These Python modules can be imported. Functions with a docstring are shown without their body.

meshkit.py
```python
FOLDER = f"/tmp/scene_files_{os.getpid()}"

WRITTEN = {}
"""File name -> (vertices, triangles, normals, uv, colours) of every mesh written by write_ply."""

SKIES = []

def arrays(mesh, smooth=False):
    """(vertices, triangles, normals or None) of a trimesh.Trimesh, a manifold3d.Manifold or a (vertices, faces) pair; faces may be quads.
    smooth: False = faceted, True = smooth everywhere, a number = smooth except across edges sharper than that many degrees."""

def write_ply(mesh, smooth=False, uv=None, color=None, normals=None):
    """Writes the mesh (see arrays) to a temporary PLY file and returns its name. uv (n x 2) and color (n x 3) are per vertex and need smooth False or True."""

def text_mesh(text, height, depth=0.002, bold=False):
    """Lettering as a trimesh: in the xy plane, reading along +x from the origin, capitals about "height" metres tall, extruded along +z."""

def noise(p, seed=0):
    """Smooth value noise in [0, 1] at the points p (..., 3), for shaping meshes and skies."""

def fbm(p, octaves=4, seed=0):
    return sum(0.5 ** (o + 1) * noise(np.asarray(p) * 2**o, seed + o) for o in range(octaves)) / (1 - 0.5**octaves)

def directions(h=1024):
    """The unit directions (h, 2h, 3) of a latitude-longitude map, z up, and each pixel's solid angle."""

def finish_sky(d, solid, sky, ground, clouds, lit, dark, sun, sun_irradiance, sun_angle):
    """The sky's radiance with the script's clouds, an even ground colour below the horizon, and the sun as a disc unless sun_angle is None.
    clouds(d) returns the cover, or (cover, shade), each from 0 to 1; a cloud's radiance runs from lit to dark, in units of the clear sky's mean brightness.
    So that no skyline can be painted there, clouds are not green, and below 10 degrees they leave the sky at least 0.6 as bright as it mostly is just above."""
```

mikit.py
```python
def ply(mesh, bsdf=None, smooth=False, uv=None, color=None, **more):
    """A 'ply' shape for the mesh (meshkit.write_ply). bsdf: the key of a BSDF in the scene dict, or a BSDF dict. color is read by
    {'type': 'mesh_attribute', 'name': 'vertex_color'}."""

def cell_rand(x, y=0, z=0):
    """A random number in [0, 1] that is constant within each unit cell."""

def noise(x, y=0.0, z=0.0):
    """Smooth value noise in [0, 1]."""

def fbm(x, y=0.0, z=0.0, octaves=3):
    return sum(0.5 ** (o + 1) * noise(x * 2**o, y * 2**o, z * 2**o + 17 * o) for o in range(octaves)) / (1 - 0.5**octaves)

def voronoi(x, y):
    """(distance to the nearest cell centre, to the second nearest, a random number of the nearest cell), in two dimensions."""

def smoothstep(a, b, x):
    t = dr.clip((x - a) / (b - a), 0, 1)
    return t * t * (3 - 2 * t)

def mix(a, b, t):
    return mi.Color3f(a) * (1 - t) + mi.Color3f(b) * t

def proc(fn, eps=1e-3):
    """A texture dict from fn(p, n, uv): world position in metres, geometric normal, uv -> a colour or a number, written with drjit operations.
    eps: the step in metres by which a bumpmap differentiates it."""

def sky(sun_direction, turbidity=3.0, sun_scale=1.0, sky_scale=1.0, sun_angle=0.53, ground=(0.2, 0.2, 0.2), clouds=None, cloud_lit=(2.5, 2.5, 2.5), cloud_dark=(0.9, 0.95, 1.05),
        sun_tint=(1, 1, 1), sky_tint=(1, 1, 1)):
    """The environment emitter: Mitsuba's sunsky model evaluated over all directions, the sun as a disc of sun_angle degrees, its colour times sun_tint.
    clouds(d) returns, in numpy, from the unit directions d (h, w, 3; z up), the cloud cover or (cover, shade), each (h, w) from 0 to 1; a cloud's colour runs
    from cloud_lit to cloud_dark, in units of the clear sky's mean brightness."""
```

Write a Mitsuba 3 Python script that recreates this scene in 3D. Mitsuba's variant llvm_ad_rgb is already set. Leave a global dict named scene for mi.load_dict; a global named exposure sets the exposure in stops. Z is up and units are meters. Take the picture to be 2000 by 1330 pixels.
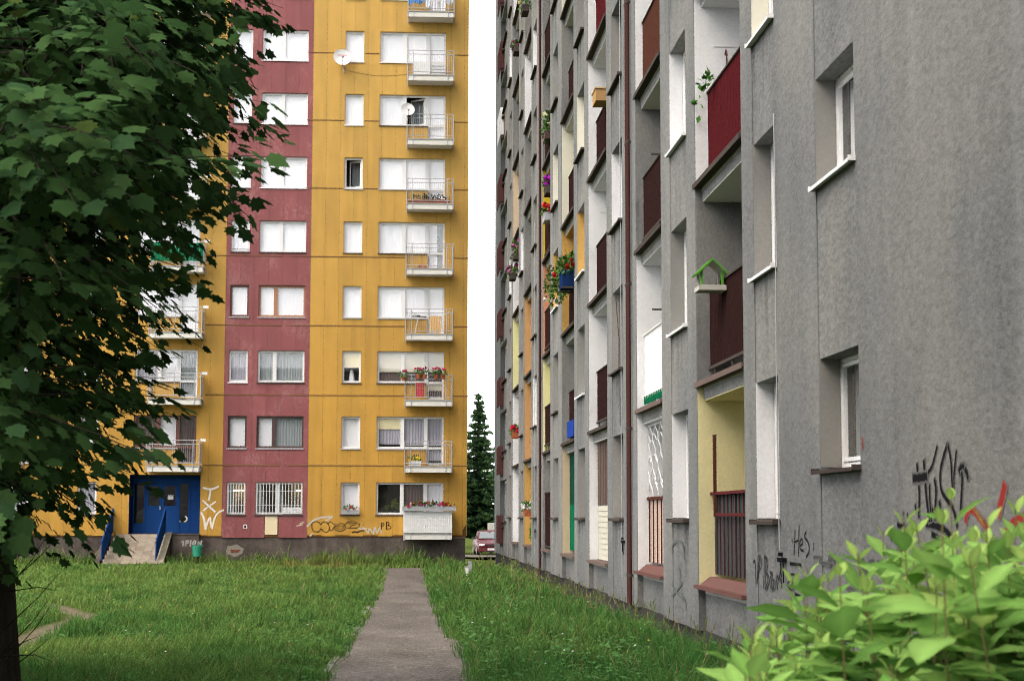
import math, random
import numpy as np, trimesh, mitsuba as mi, drjit as dr, mikit, meshkit
from mikit import noise, fbm, smoothstep, mix
T = mi.ScalarTransform4f
scene, labels = {}, {}
# ---------------------------------------------------------------- camera, sky, exposure
PITCH, ROLL, YAW = math.radians(5.58), math.radians(0.10), math.radians(3.70)
_f = np.array([math.sin(YAW) * math.cos(PITCH), math.cos(YAW) * math.cos(PITCH), math.sin(PITCH)])
_r = np.array([math.cos(YAW), -math.sin(YAW), 0.0])
_u = np.cross(_r, _f)
_up = _u * math.cos(ROLL) - _r * math.sin(ROLL)
scene['camera'] = {'type': 'thinlens', 'fov': 2 * math.degrees(math.atan(1000 / 3300)), 'fov_axis': 'x', 'near_clip': 0.1, 'far_clip': 3000.0,
                   'aperture_radius': 0.0036, 'focus_distance': 34.0,
                   'to_world': T().look_at(origin=[0, 0, 0], target=_f.tolist(), up=_up.tolist())}


def clouds(d):
    n = meshkit.fbm(d * np.array([3.0, 3.0, 5.0]) + 7.3, 4)
    return np.ones(d.shape[:2]), np.clip(0.05 + 0.5 * (n - 0.35), 0, 1)


scene['sky'] = mikit.sky((-0.55, -0.50, 0.85), turbidity=5, sun_scale=0.16, sun_angle=35, ground=(0.10, 0.12, 0.07), clouds=clouds,
                         cloud_lit=(2.5, 2.5, 2.5), cloud_dark=(1.5, 1.52, 1.56))
exposure = 3.55
rng = np.random.default_rng(11)
random.seed(5)

# ---------------------------------------------------------------- naming helpers
used = set()


def numbered(key):
    if key not in used:
        used.add(key)
        return key
    i = 1
    while f'{key}_{i:03d}' in used:
        i += 1
    used.add(f'{key}_{i:03d}')
    return f'{key}_{i:03d}'


def thing(name, label, cat, group=None):
    key = numbered(name)
    labels[key] = {'label': label, 'category': cat}
    if group:
        labels[key]['group'] = group
    return key


def put(parent, name, shape, label=None, kind=None):
    key = numbered(f'{parent}__{name}' if parent else name)
    scene[key] = shape
    if label or kind:
        labels[key] = {}
        if label:
            labels[key]['label'] = label
        if kind:
            labels[key]['kind'] = kind
    return key


def one(name, shape, label, cat, group=None):
    key = thing(name, label, cat, group)
    scene[key] = shape
    return key


def ref(m):
    return {'type': 'ref', 'id': m}


UNIT = mikit.ply(trimesh.creation.box())
QUAD = mikit.ply((np.array([[-.5, 0, -.5], [.5, 0, -.5], [.5, 0, .5], [-.5, 0, .5]]), np.array([[0, 1, 2], [0, 2, 3]])))
IDENT = T()


def unit(x0, x1, y0, y1, z0, z1, m, xf=IDENT):
    return {**UNIT, 'bsdf': ref(m), 'to_world': xf @ T().translate([(x0 + x1) / 2, (y0 + y1) / 2, (z0 + z1) / 2]) @ T().scale([x1 - x0, y1 - y0, z1 - z0])}


def box(parent, name, x0, x1, y0, y1, z0, z1, m, label=None, xf=IDENT):
    return put(parent, name, unit(x0, x1, y0, y1, z0, z1, m, xf), label)


class MB:
    def __init__(self):
        self.v, self.f, self.c, self.n = [], [], [], 0

    def add(self, v, f, c=None):
        v = np.asarray(v, float)
        f = np.asarray(f, int)
        if f.shape[1] == 4:
            f = np.vstack([f[:, [0, 1, 2]], f[:, [0, 2, 3]]])
        self.v.append(v)
        self.f.append(f + self.n)
        if c is not None:
            self.c.append(np.broadcast_to(np.asarray(c, float), (len(v), 3)))
        self.n += len(v)
        return self

    def box(self, x0, x1, y0, y1, z0, z1, c=None):
        v = [[x, y, z] for x in (x0, x1) for y in (y0, y1) for z in (z0, z1)]
        return self.add(v, [[0, 1, 3, 2], [4, 6, 7, 5], [0, 4, 5, 1], [2, 3, 7, 6], [0, 2, 6, 4], [1, 5, 7, 3]], c)

    def quad(self, a, b, c_, d, c=None):
        return self.add([a, b, c_, d], [[0, 1, 2, 3]], c)

    def mesh(self, m, c=None):
        return self.add(m.vertices, m.faces, c)

    def tube(self, pts, r, sides=6, c=None):
        p = np.asarray(pts, float)
        r = np.broadcast_to(np.asarray(r, float), (len(p),))
        t = np.gradient(p, axis=0) if len(p) > 2 else np.repeat(p[1:] - p[:1], 2, 0)
        t = t / (np.linalg.norm(t, axis=1, keepdims=True) + 1e-12)
        a = np.cross(t, np.where(np.abs(t[:, 2:]) < .9, [0, 0, 1.], [1., 0, 0]))
        a /= np.linalg.norm(a, axis=1, keepdims=True) + 1e-12
        b = np.cross(t, a)
        ang = np.arange(sides) * 2 * np.pi / sides
        v = p[:, None] + r[:, None, None] * (np.cos(ang)[None, :, None] * a[:, None] + np.sin(ang)[None, :, None] * b[:, None])
        i, j = np.meshgrid(np.arange(len(p) - 1), np.arange(sides), indexing='ij')
        q = np.stack([i * sides + j, i * sides + (j + 1) % sides, (i + 1) * sides + (j + 1) % sides, (i + 1) * sides + j], -1).reshape(-1, 4)
        q = np.vstack([q[:, [0, 1, 2]], q[:, [0, 2, 3]]])
        n0 = (len(p) - 1) * sides
        caps = [[0, k + 1, k] for k in range(1, sides - 1)] + [[n0, n0 + k, n0 + k + 1] for k in range(1, sides - 1)]
        return self.add(v.reshape(-1, 3), np.vstack([q, caps]), c)

    def arrays(self):
        return np.vstack(self.v), np.vstack(self.f)

    def shape(self, m, smooth=False, xf=None):
        v, f = self.arrays()
        s = mikit.ply((v, f), m, smooth=smooth, color=np.vstack(self.c) if self.c else None)
        if xf is not None:
            s['to_world'] = xf
        return s


# ---------------------------------------------------------------- materials
def two(d):
    return {'type': 'twosided', 'bsdf': d}


def mat(name, rgb, rough=None, **kw):
    if name not in scene:
        c = {'type': 'rgb', 'value': list(rgb)} if not isinstance(rgb, dict) else rgb
        d = {'type': 'diffuse', 'reflectance': c} if rough is None else {'type': 'principled', 'base_color': c, 'roughness': rough, **kw}
        scene[name] = two(d)
    return name


VC = {'type': 'mesh_attribute', 'name': 'vertex_color'}


def f_grey_wall(p, n, uv):
    s = fbm(p.y * 3.1 + p.x * 2.0, p.z * 0.22, 3.0, 4)          # vertical weather streaks
    b = fbm(p.y * 0.7, p.z * 0.6, p.x * 0.7 + 9.0, 4)             # blotches
    g = noise(p.y * 13.0, p.z * 34.0, p.x * 34.0)                 # stucco grain
    g2 = noise(p.y * 34.0, p.z * 92.0, p.x * 90.0)
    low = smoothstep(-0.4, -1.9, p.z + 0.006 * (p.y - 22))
    zl = p.z + 0.0062 * (p.y - 22.0)
    q = (-0.19 - zl) / 2.81
    below = (q - dr.floor(q)) * 2.81                              # metres below the sill line above
    chan = smoothstep(4.106, 4.111, p.x) * (1 - smoothstep(4.15, 4.16, p.x)) * smoothstep(17.3, 17.6, p.y)
    drip = smoothstep(0.50, 0.78, noise(p.y * 6.0, dr.floor(q) * 3.0, 4.0)) * (1 - smoothstep(0.05, 1.15, below)) * chan
    k = 0.87 + 0.28 * (s - 0.5) + 0.30 * (b - 0.5) + 0.34 * (g - 0.5) + 0.26 * (g2 - 0.5) - 0.27 * drip - 0.10 * (1 - smoothstep(0.0, 0.35, below)) * chan
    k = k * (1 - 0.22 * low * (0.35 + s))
    k = k * (1 + 0.14 * smoothstep(24.0, 58.0, p.y))                # lighter with distance: brightness painted in for the dimly lit far end
    warm = smoothstep(0.35, 0.7, b)
    return mix(mi.Color3f(0.184, 0.186, 0.188), mi.Color3f(0.204, 0.201, 0.194), warm) * k


def f_stucco(p, n, uv):
    return 0.6 * noise(p.y * 30.0, p.z * 64.0, p.x * 64.0) + 0.4 * noise(p.y * 70.0, p.z * 140.0, p.x * 140.0)


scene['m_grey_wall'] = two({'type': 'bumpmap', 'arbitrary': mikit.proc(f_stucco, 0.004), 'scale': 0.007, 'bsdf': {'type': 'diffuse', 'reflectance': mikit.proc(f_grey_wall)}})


def f_clad(p, n, uv):
    red = smoothstep(-7.145, -7.14, p.x) * (1 - smoothstep(-3.765, -3.76, p.x))
    sheet = mikit.cell_rand(dr.floor((p.x + 3.757) / 0.5625), dr.floor((p.z + 1.23) / 2.807), 5)
    s = fbm(p.x * 5.0, p.z * 0.5, 1.0, 4)
    b = fbm(p.x * 1.3, p.z * 1.1, 4.0, 4)
    fine = fbm(p.x * 14.0, p.z * 9.0, 7.0, 3)
    k = 1.0 + 0.12 * (sheet - 0.5) + 0.26 * (s - 0.5) + 0.16 * (b - 0.5)
    haze = smoothstep(0.0, 17.0, p.z)  # upper yellow painted paler, standing in for haze and flare
    y = mix(mi.Color3f(0.415, 0.224, 0.036), mi.Color3f(0.445, 0.266, 0.060), haze)
    pale = smoothstep(0.55, 0.85, b * 0.6 + fine * 0.5)
    r = mix(mi.Color3f(0.205, 0.060, 0.064), mi.Color3f(0.245, 0.100, 0.102), pale)
    return mix(y, r, red) * k


scene['m_clad'] = two({'type': 'principled', 'base_color': mikit.proc(f_clad), 'roughness': 0.6, 'specular': 0.3})


def f_plinth(p, n, uv):
    b = fbm(p.x * 2.2, p.z * 2.6, p.y, 4)
    g = noise(p.x * 22.0, p.z * 22.0, p.y * 22.0)
    s = fbm(p.x * 6.0, p.z * 0.7, 2.0, 3)
    k = 0.8 + 0.8 * (b - 0.5) + 0.3 * (g - 0.5) + 0.4 * (s - 0.5)
    return mi.Color3f(0.112, 0.092, 0.083) * k


scene['m_plinth'] = two({'type': 'diffuse', 'reflectance': mikit.proc(f_plinth)})


def f_path(p, n, uv):
    b = fbm(p.x * 1.6, p.y * 0.7, 1.0, 4)
    g = fbm(p.x * 36.0, p.y * 30.0, 5.0, 2)
    g2 = noise(p.x * 110.0, p.y * 90.0, 2.0)
    spots = smoothstep(0.76, 0.84, noise(p.x * 17.0, p.y * 13.0, 8.0))
    k = 0.82 + 0.6 * (b - 0.5) + 0.75 * (g - 0.5) + 0.5 * (g2 - 0.5)
    return mix(mi.Color3f(0.142, 0.125, 0.112), mi.Color3f(0.24, 0.21, 0.19), spots * 0.5) * k


scene['m_path'] = two({'type': 'bumpmap', 'arbitrary': mikit.proc(lambda p, n, uv: fbm(p.x * 40.0, p.y * 40.0, 1.0, 2), 0.008), 'scale': 0.012, 'bsdf': {'type': 'diffuse', 'reflectance': mikit.proc(f_path)}})
TRAIL = [(-8.1, 38.0), (-7.1, 35.8), (-6.0, 32.9), (-5.75, 31.0), (-5.75, 29.0), (-5.55, 26.2), (-5.25, 23.4), (-4.9, 20.0)]


def f_ground(p, n, uv):
    b = fbm(p.x * 0.8, p.y * 0.8, 3.0, 4)
    g = fbm(p.x * 9.0, p.y * 9.0, 5.0, 3)
    d = mi.Float(9.0)
    for (ax, ay), (bx, by) in zip(TRAIL[:-1], TRAIL[1:]):
        lx, ly = bx - ax, by - ay
        t = dr.clip(((p.x - ax) * lx + (p.y - ay) * ly) / (lx * lx + ly * ly), 0, 1)
        d = dr.minimum(d, dr.sqrt(dr.square(p.x - ax - t * lx) + dr.square(p.y - ay - t * ly)))
    soil = 1 - smoothstep(0.14, 0.36, d + 0.35 * (g - 0.5))
    base = mix(mi.Color3f(0.035, 0.060, 0.014), mi.Color3f(0.075, 0.085, 0.025), b)
    return mix(base, mi.Color3f(0.125, 0.102, 0.074), soil) * (0.75 + 0.5 * g)


scene['m_ground'] = two({'type': 'diffuse', 'reflectance': mikit.proc(f_ground)})


def f_bark(p, n, uv):
    a = fbm(p.x * 30.0, p.z * 5.0, p.y * 30.0, 3)
    return mi.Color3f(0.042, 0.036, 0.03) * (0.45 + 1.1 * a)


scene['m_bark'] = two({'type': 'diffuse', 'reflectance': mikit.proc(f_bark)})
for nm, tr, rg in (('m_leaf', 0.36, 0.42), ('m_shrub_leaf', 0.75, 0.45), ('m_grass', 0.6, 0.6)):
    scene[nm] = {'type': 'principledthin', 'base_color': VC, 'roughness': rg, 'diff_trans': tr, 'spec_trans': 0.0}
scene['m_glass'] = {'type': 'thindielectric', 'int_ior': 1.52}
mat('m_white_frame', (0.62, 0.62, 0.63), 0.4)
mat('m_white_paint', (0.66, 0.66, 0.67))
mat('m_brown_frame', (0.10, 0.030, 0.018), 0.4)
mat('m_orange_frame', (0.30, 0.13, 0.06), 0.4)
mat('m_dark_frame', (0.045, 0.018, 0.016), 0.4)
mat('m_dark', (0.02, 0.02, 0.022))
mat('m_room', (0.07, 0.065, 0.06))
mat('m_curtain_white', (0.72, 0.73, 0.78))
mat('m_curtain_pale', (0.70, 0.71, 0.755))
mat('m_curtain_soft', (0.64, 0.655, 0.71))
mat('m_curtain_cream', (0.72, 0.68, 0.58))
mat('m_curtain_lace', (0.34, 0.34, 0.40))
mat('m_curtain_grey', (0.26, 0.29, 0.31))
mat('m_curtain_dark', (0.11, 0.085, 0.085))
mat('m_blind_yellow', (0.66, 0.60, 0.40))
mat('m_blind_beige', (0.52, 0.50, 0.43))
mat('m_metal_dark', (0.066, 0.055, 0.050))
mat('m_metal_grey', (0.33, 0.34, 0.36), 0.4, metallic=0.3)
mat('m_metal_pale', (0.55, 0.55, 0.56), 0.45, metallic=0.2)
mat('m_rust', (0.075, 0.030, 0.022))
mat('m_red_sill', (0.118, 0.062, 0.055))
mat('m_brown_sill', (0.13, 0.098, 0.088))
mat('m_dark_sill', (0.058, 0.047, 0.043))
mat('m_dark_plinth', (0.050, 0.046, 0.043))
mat('m_concrete', (0.33, 0.325, 0.315))
mat('m_kerb', (0.17, 0.16, 0.145))
mat('m_soffit', (0.60, 0.585, 0.57))
mat('m_concrete_pale', (0.60, 0.59, 0.56))
mat('m_backing', (0.12, 0.06, 0.025))
mat('m_maroon', (0.027, 0.0135, 0.013))
mat('m_crimson', (0.072, 0.012, 0.015))
mat('m_wood', (0.36, 0.22, 0.10))
mat('m_blue', (0.015, 0.058, 0.205))
mat('m_blue_dark', (0.009, 0.024, 0.085))
mat('m_blue_box', (0.02, 0.05, 0.26))
mat('m_green', (0.008, 0.12, 0.058))
mat('m_green_net', (0.010, 0.050, 0.030))
mat('m_lime', (0.085, 0.27, 0.035))
mat('m_terracotta', (0.30, 0.09, 0.045))
mat('m_tile', (0.36, 0.31, 0.25))
mat('m_red', (0.42, 0.02, 0.035), 0.4)
mat('m_vc', VC)
mat('m_black_paint', (0.012, 0.012, 0.014))
mat('m_flower', VC)
G_BLACK=[(0.05, [(13.27, 0.28), (13.24, 0.17), (13.22, 0.03), (13.25, -0.14)]), (0.075, [(13.38, 0.17), (13.21, 0.17), (13.02, 0.18)]), (0.055, [(13.09, 0.3), (13.07, 0.17), (13.05, 0.03), (12.98, -0.17)]), (0.035, [(13.04, 0.19), (12.89, 0.24), (12.8, 0.34), (12.75, 0.4)]), (0.04, [(12.96, 0.11), (12.96, -0.01), (12.93, -0.17)]), (0.05, [(12.83, 0.15), (12.79, 0.06), (12.83, -0.07), (12.83, -0.16)]), (0.04, [(12.91, -0.07), (12.87, -0.13), (12.83, -0.16)]), (0.05, [(12.72, -0.02), (12.7, -0.09), (12.67, -0.17)]), (0.045, [(12.5, 0.41), (12.6, 0.32), (12.7, 0.2), (12.69, 0.07), (12.57, -0.0), (12.42, -0.06), (12.35, -0.14), (12.32, -0.21)]), (0.04, [(12.49, 0.4), (12.43, 0.3), (12.42, 0.18), (12.4, 0.02)]), (0.035, [(12.3, 0.35), (12.34, 0.25), (12.38, 0.13), (12.4, 0.02)]), (0.08, [(12.24, 0.19), (12.2, 0.22), (12.12, 0.21)]), (0.05, [(12.12, 0.21), (12.07, 0.18), (12.06, 0.14)]), (0.045, [(12.19, 0.19), (12.18, 0.15), (12.2, 0.05), (12.22, -0.02), (12.24, -0.13)]), (0.06, [(13.07, -0.19), (12.88, -0.2), (12.68, -0.22), (12.55, -0.25), (12.44, -0.3)]), (0.05, [(12.93, -0.27), (12.78, -0.29), (12.72, -0.33), (12.68, -0.43)]), (0.05, [(12.61, -0.29), (12.51, -0.34), (12.44, -0.4)]), (0.045, [(13.84, -0.2), (13.71, -0.22), (13.64, -0.2)]), (0.05, [(14.04, -0.31), (14.01, -0.31)]), (0.04, [(13.93, -0.33), (13.79, -0.37), (13.72, -0.41), (13.6, -0.37)]), (0.03, [(13.71, -0.24), (13.8, -0.32), (13.78, -0.4)]), (0.05, [(13.96, -0.49), (13.84, -0.52), (13.74, -0.56)]), (0.03, [(13.76, -0.51), (13.65, -0.44), (13.59, -0.5)]), (0.03, [(13.67, -0.1), (13.67, -0.12)]), (0.03, [(13.56, -0.11), (13.55, -0.13)]), (0.035, [(13.48, -0.14), (13.47, -0.16)]), (0.04, [(13.34, -0.04), (13.33, -0.08)]), (0.03, [(17.52, -0.28), (17.55, -0.4), (17.58, -0.53)]), (0.03, [(17.33, -0.23), (17.36, -0.38), (17.38, -0.54)]), (0.025, [(17.57, -0.4), (17.35, -0.38)]), (0.025, [(17.33, -0.44), (17.17, -0.41), (17.22, -0.35), (17.33, -0.4), (17.3, -0.48), (17.15, -0.48)]), (0.03, [(17.03, -0.29), (17.14, -0.34), (16.93, -0.39), (16.9, -0.49), (17.04, -0.54)]), (0.03, [(17.66, -0.38), (17.65, -0.4)]), (0.03, [(16.73, -0.4), (16.73, -0.42)]), (0.03, [(16.74, -0.45), (16.73, -0.46)]), (0.03, [(19.65, -0.67), (19.56, -0.63), (19.52, -0.79), (19.53, -0.91)]), (0.03, [(19.37, -0.57), (19.41, -0.71), (19.45, -0.89)]), (0.025, [(19.37, -0.57), (19.24, -0.63), (19.29, -0.72), (19.41, -0.74)]), (0.035, [(19.03, -0.57), (19.05, -0.75), (19.1, -0.94)]), (0.03, [(19.03, -0.57), (18.89, -0.64), (19.03, -0.74), (18.82, -0.83), (19.02, -0.95)]), (0.03, [(18.76, -0.76), (18.67, -0.74), (18.78, -0.86), (18.7, -0.94)]), (0.025, [(18.6, -0.82), (18.52, -0.86), (18.61, -0.95), (18.71, -0.89), (18.6, -0.82)]), (0.035, [(18.46, -0.91), (18.4, -0.75), (18.31, -0.84), (18.22, -0.69), (18.19, -0.89)]), (0.025, [(17.88, -0.77), (17.61, -0.72), (17.45, -0.81), (17.68, -0.92), (17.94, -0.86), (17.78, -0.79), (17.63, -0.83), (17.75, -0.87)]), (0.04, [(17.77, -0.63), (17.27, -0.63)]), (0.04, [(17.19, -0.8), (17.15, -0.92)]), (0.04, [(17.56, -0.94), (17.33, -0.95)])]
G_RED=[(0.06, [(12.13, -0.17), (12.1, -0.11), (12.03, -0.08), (11.94, -0.09), (11.82, -0.15), (11.64, -0.23)]), (0.09, [(11.31, 0.08), (11.35, 0.01), (11.45, -0.12)]), (0.06, [(10.99, -0.14), (11.17, -0.17), (11.3, -0.22), (11.34, -0.28)]), (0.045, [(11.3, -0.4), (11.24, -0.43), (11.1, -0.43), (11.03, -0.39)]), (0.035, [(14.87, 0.56), (14.86, 0.47)])]
G_GREY=[(0.035, [(16.74, -0.54), (16.37, -0.53), (16.58, -0.58), (16.06, -0.59)]), (0.035, [(16.18, -0.6), (16.08, -0.48), (15.94, -0.56)]), (0.045, [(15.11, -0.52), (14.82, -0.52), (15.03, -0.62), (14.76, -0.6)]), (0.04, [(14.72, -0.53), (14.54, -0.51), (14.57, -0.58), (14.72, -0.58)]), (0.035, [(14.45, -0.52), (14.3, -0.54), (14.21, -0.58)]), (0.03, [(14.31, -0.66), (14.21, -0.58), (14.16, -0.64)]), (0.03, [(15.48, -0.8), (15.33, -0.78), (15.2, -0.81)])]
Y_BLACK=[(0.03, [(-3.58, -0.72), (-3.53, -0.66), (-3.38, -0.64), (-3.27, -0.67), (-3.22, -0.79), (-3.15, -0.65), (-3.0, -0.65), (-2.89, -0.79), (-2.86, -0.93), (-2.96, -1.07), (-3.1, -1.05), (-3.15, -0.97), (-3.22, -0.9), (-3.28, -1.05), (-3.44, -1.05), (-3.56, -0.97), (-3.58, -0.72)]), (0.03, [(-2.93, -0.72), (-2.82, -0.62), (-2.75, -0.72), (-2.62, -0.77), (-2.75, -0.93), (-2.77, -1.0), (-2.85, -0.98)]), (0.03, [(-2.72, -0.9), (-2.48, -0.72), (-2.34, -0.71), (-2.2, -0.9), (-2.44, -1.07), (-2.72, -0.9)]), (0.025, [(-2.58, -0.9), (-2.51, -0.81), (-2.34, -0.81), (-2.3, -0.9), (-2.44, -0.95), (-2.58, -0.9)]), (0.03, [(-2.3, -0.81), (-2.13, -0.62), (-1.8, -0.65), (-1.84, -0.77), (-2.03, -0.79), (-2.04, -0.9), (-2.16, -0.9)]), (0.025, [(-2.11, -0.72), (-1.85, -0.69)]), (0.03, [(-1.79, -0.72), (-1.67, -0.72), (-1.72, -0.89), (-2.03, -0.91)]), (0.05, [(-1.96, -1.07), (-1.85, -1.03), (-1.78, -1.08), (-1.65, -1.0), (-1.51, -1.0)]), (0.035, [(-0.82, -0.68), (-0.81, -0.81), (-0.81, -0.95)]), (0.03, [(-0.82, -0.69), (-0.72, -0.7), (-0.7, -0.78), (-0.81, -0.83)]), (0.035, [(-0.61, -0.65), (-0.61, -0.79), (-0.61, -0.94)]), (0.03, [(-0.61, -0.65), (-0.51, -0.67), (-0.5, -0.75), (-0.6, -0.78), (-0.43, -0.82), (-0.43, -0.91), (-0.62, -0.94)])]
Y_WHITE=[(0.07, [(-3.75, -0.83), (-3.62, -0.67), (-3.41, -0.53), (-3.1, -0.46), (-2.76, -0.45)]), (0.06, [(-2.76, -0.45), (-2.89, -0.52), (-3.03, -0.62)]), (0.05, [(-1.54, -0.86), (-1.44, -0.96), (-1.33, -1.12)]), (0.05, [(-1.33, -1.1), (-1.3, -0.86), (-1.12, -1.14)]), (0.05, [(-1.12, -1.14), (-1.09, -0.79), (-0.99, -1.1)]), (0.05, [(-0.99, -1.1), (-0.85, -0.81), (-0.8, -1.1)]), (0.05, [(-3.64, -1.21), (-3.54, -1.1)]), (0.05, [(-1.75, -0.88), (-1.58, -0.95), (-1.4, -0.89)]), (0.04, [(-4.03, -0.72), (-3.89, -0.66)]), (0.04, [(-4.17, -0.81), (-3.96, -0.76)]), (0.07, [(-7.89, 0.69), (-7.74, 0.65), (-7.59, 0.63), (-7.42, 0.67), (-7.29, 0.75)]), (0.07, [(-7.6, 0.63), (-7.62, 0.41), (-7.66, 0.19)]), (0.07, [(-7.9, 0.19), (-7.66, -0.03), (-7.4, -0.26)]), (0.06, [(-7.39, 0.14), (-7.64, -0.03), (-7.87, -0.21)]), (0.075, [(-7.94, -0.28), (-7.83, -0.53), (-7.76, -0.95)]), (0.065, [(-7.76, -0.95), (-7.7, -0.66), (-7.6, -0.48)]), (0.065, [(-7.6, -0.48), (-7.56, -0.73), (-7.51, -0.93)]), (0.06, [(-7.51, -0.93), (-7.46, -0.66), (-7.38, -0.41), (-7.25, -0.26), (-7.07, -0.19)])]
Y_PION=[(0.055, [(-8.69, -1.45), (-8.61, -1.38), (-8.62, -1.61)]), (0.055, [(-8.53, -1.61), (-8.51, -1.38), (-8.41, -1.4), (-8.41, -1.48), (-8.52, -1.5)]), (0.055, [(-8.32, -1.38), (-8.34, -1.61)]), (0.055, [(-8.25, -1.5), (-8.2, -1.39), (-8.12, -1.43), (-8.13, -1.56), (-8.21, -1.6), (-8.25, -1.5)]), (0.055, [(-8.04, -1.61), (-8.03, -1.39), (-7.94, -1.6), (-7.9, -1.4)])]
G_TEAL=[(0.04, [(25.63, -0.68), (25.63, -0.56), (25.23, -0.49), (24.74, -0.51), (24.54, -0.61), (24.58, -0.74)]), (0.035, [(25.66, -1.17), (25.21, -1.27), (24.69, -1.33)]), (0.035, [(24.77, -1.11), (25.3, -1.24), (25.76, -1.35)]), (0.03, [(25.1, -0.89), (24.84, -0.94), (25.02, -1.06), (24.77, -1.11)]), (0.03, [(24.95, -1.25), (24.41, -1.34), (24.48, -1.48)])]
# ---------------------------------------------------------------- the ground
GY = np.array([-60, -5, 0, 15, 22, 29, 43, 60, 68, 80, 100, 140, 700.])
GZ = np.array([-1.6, -1.62, -1.65, -1.78, -1.92, -2.05, -2.18, -2.28, -2.38, -2.62, -2.9, -3.1, -3.2])


A = 4.10                                                        # facade plane x of the grey block


def ground_z(x, y):
    x, y = np.asarray(x, float), np.asarray(y, float)
    p = np.stack([x * 0.45, y * 0.45, x * 0 + 3.3], -1)
    return np.interp(y, GY, GZ) - 0.11 * np.exp(-np.maximum(A - x, 0) / 0.5) + 0.10 * (meshkit.fbm(p, 3) - 0.5)


def sheet(xs, ys, lift=0.0, flat=False):
    X, Y = np.meshgrid(xs, ys, indexing='ij')
    Z = (np.interp(Y, GY, GZ) if flat else ground_z(X, Y)) + lift
    n, m = X.shape
    i, j = np.meshgrid(np.arange(n - 1), np.arange(m - 1), indexing='ij')
    q = np.stack([i * m + j, (i + 1) * m + j, (i + 1) * m + j + 1, i * m + j + 1], -1).reshape(-1, 4)
    return np.stack([X, Y, Z], -1).reshape(-1, 3), q


xs = np.concatenate([[-400, -200, -100, -60, -40], np.arange(-26, 12.1, 0.5), [16, 25, 40, 70, 120, 250, 400]])
ys = np.concatenate([[-60, -30, -15], np.arange(-6, 75, 0.5), np.arange(75, 150, 2.5), [170, 220, 300, 450, 700]])
put(None, 'ground', mikit.ply(sheet(xs, ys), 'm_ground', smooth=True), kind='structure')


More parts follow.
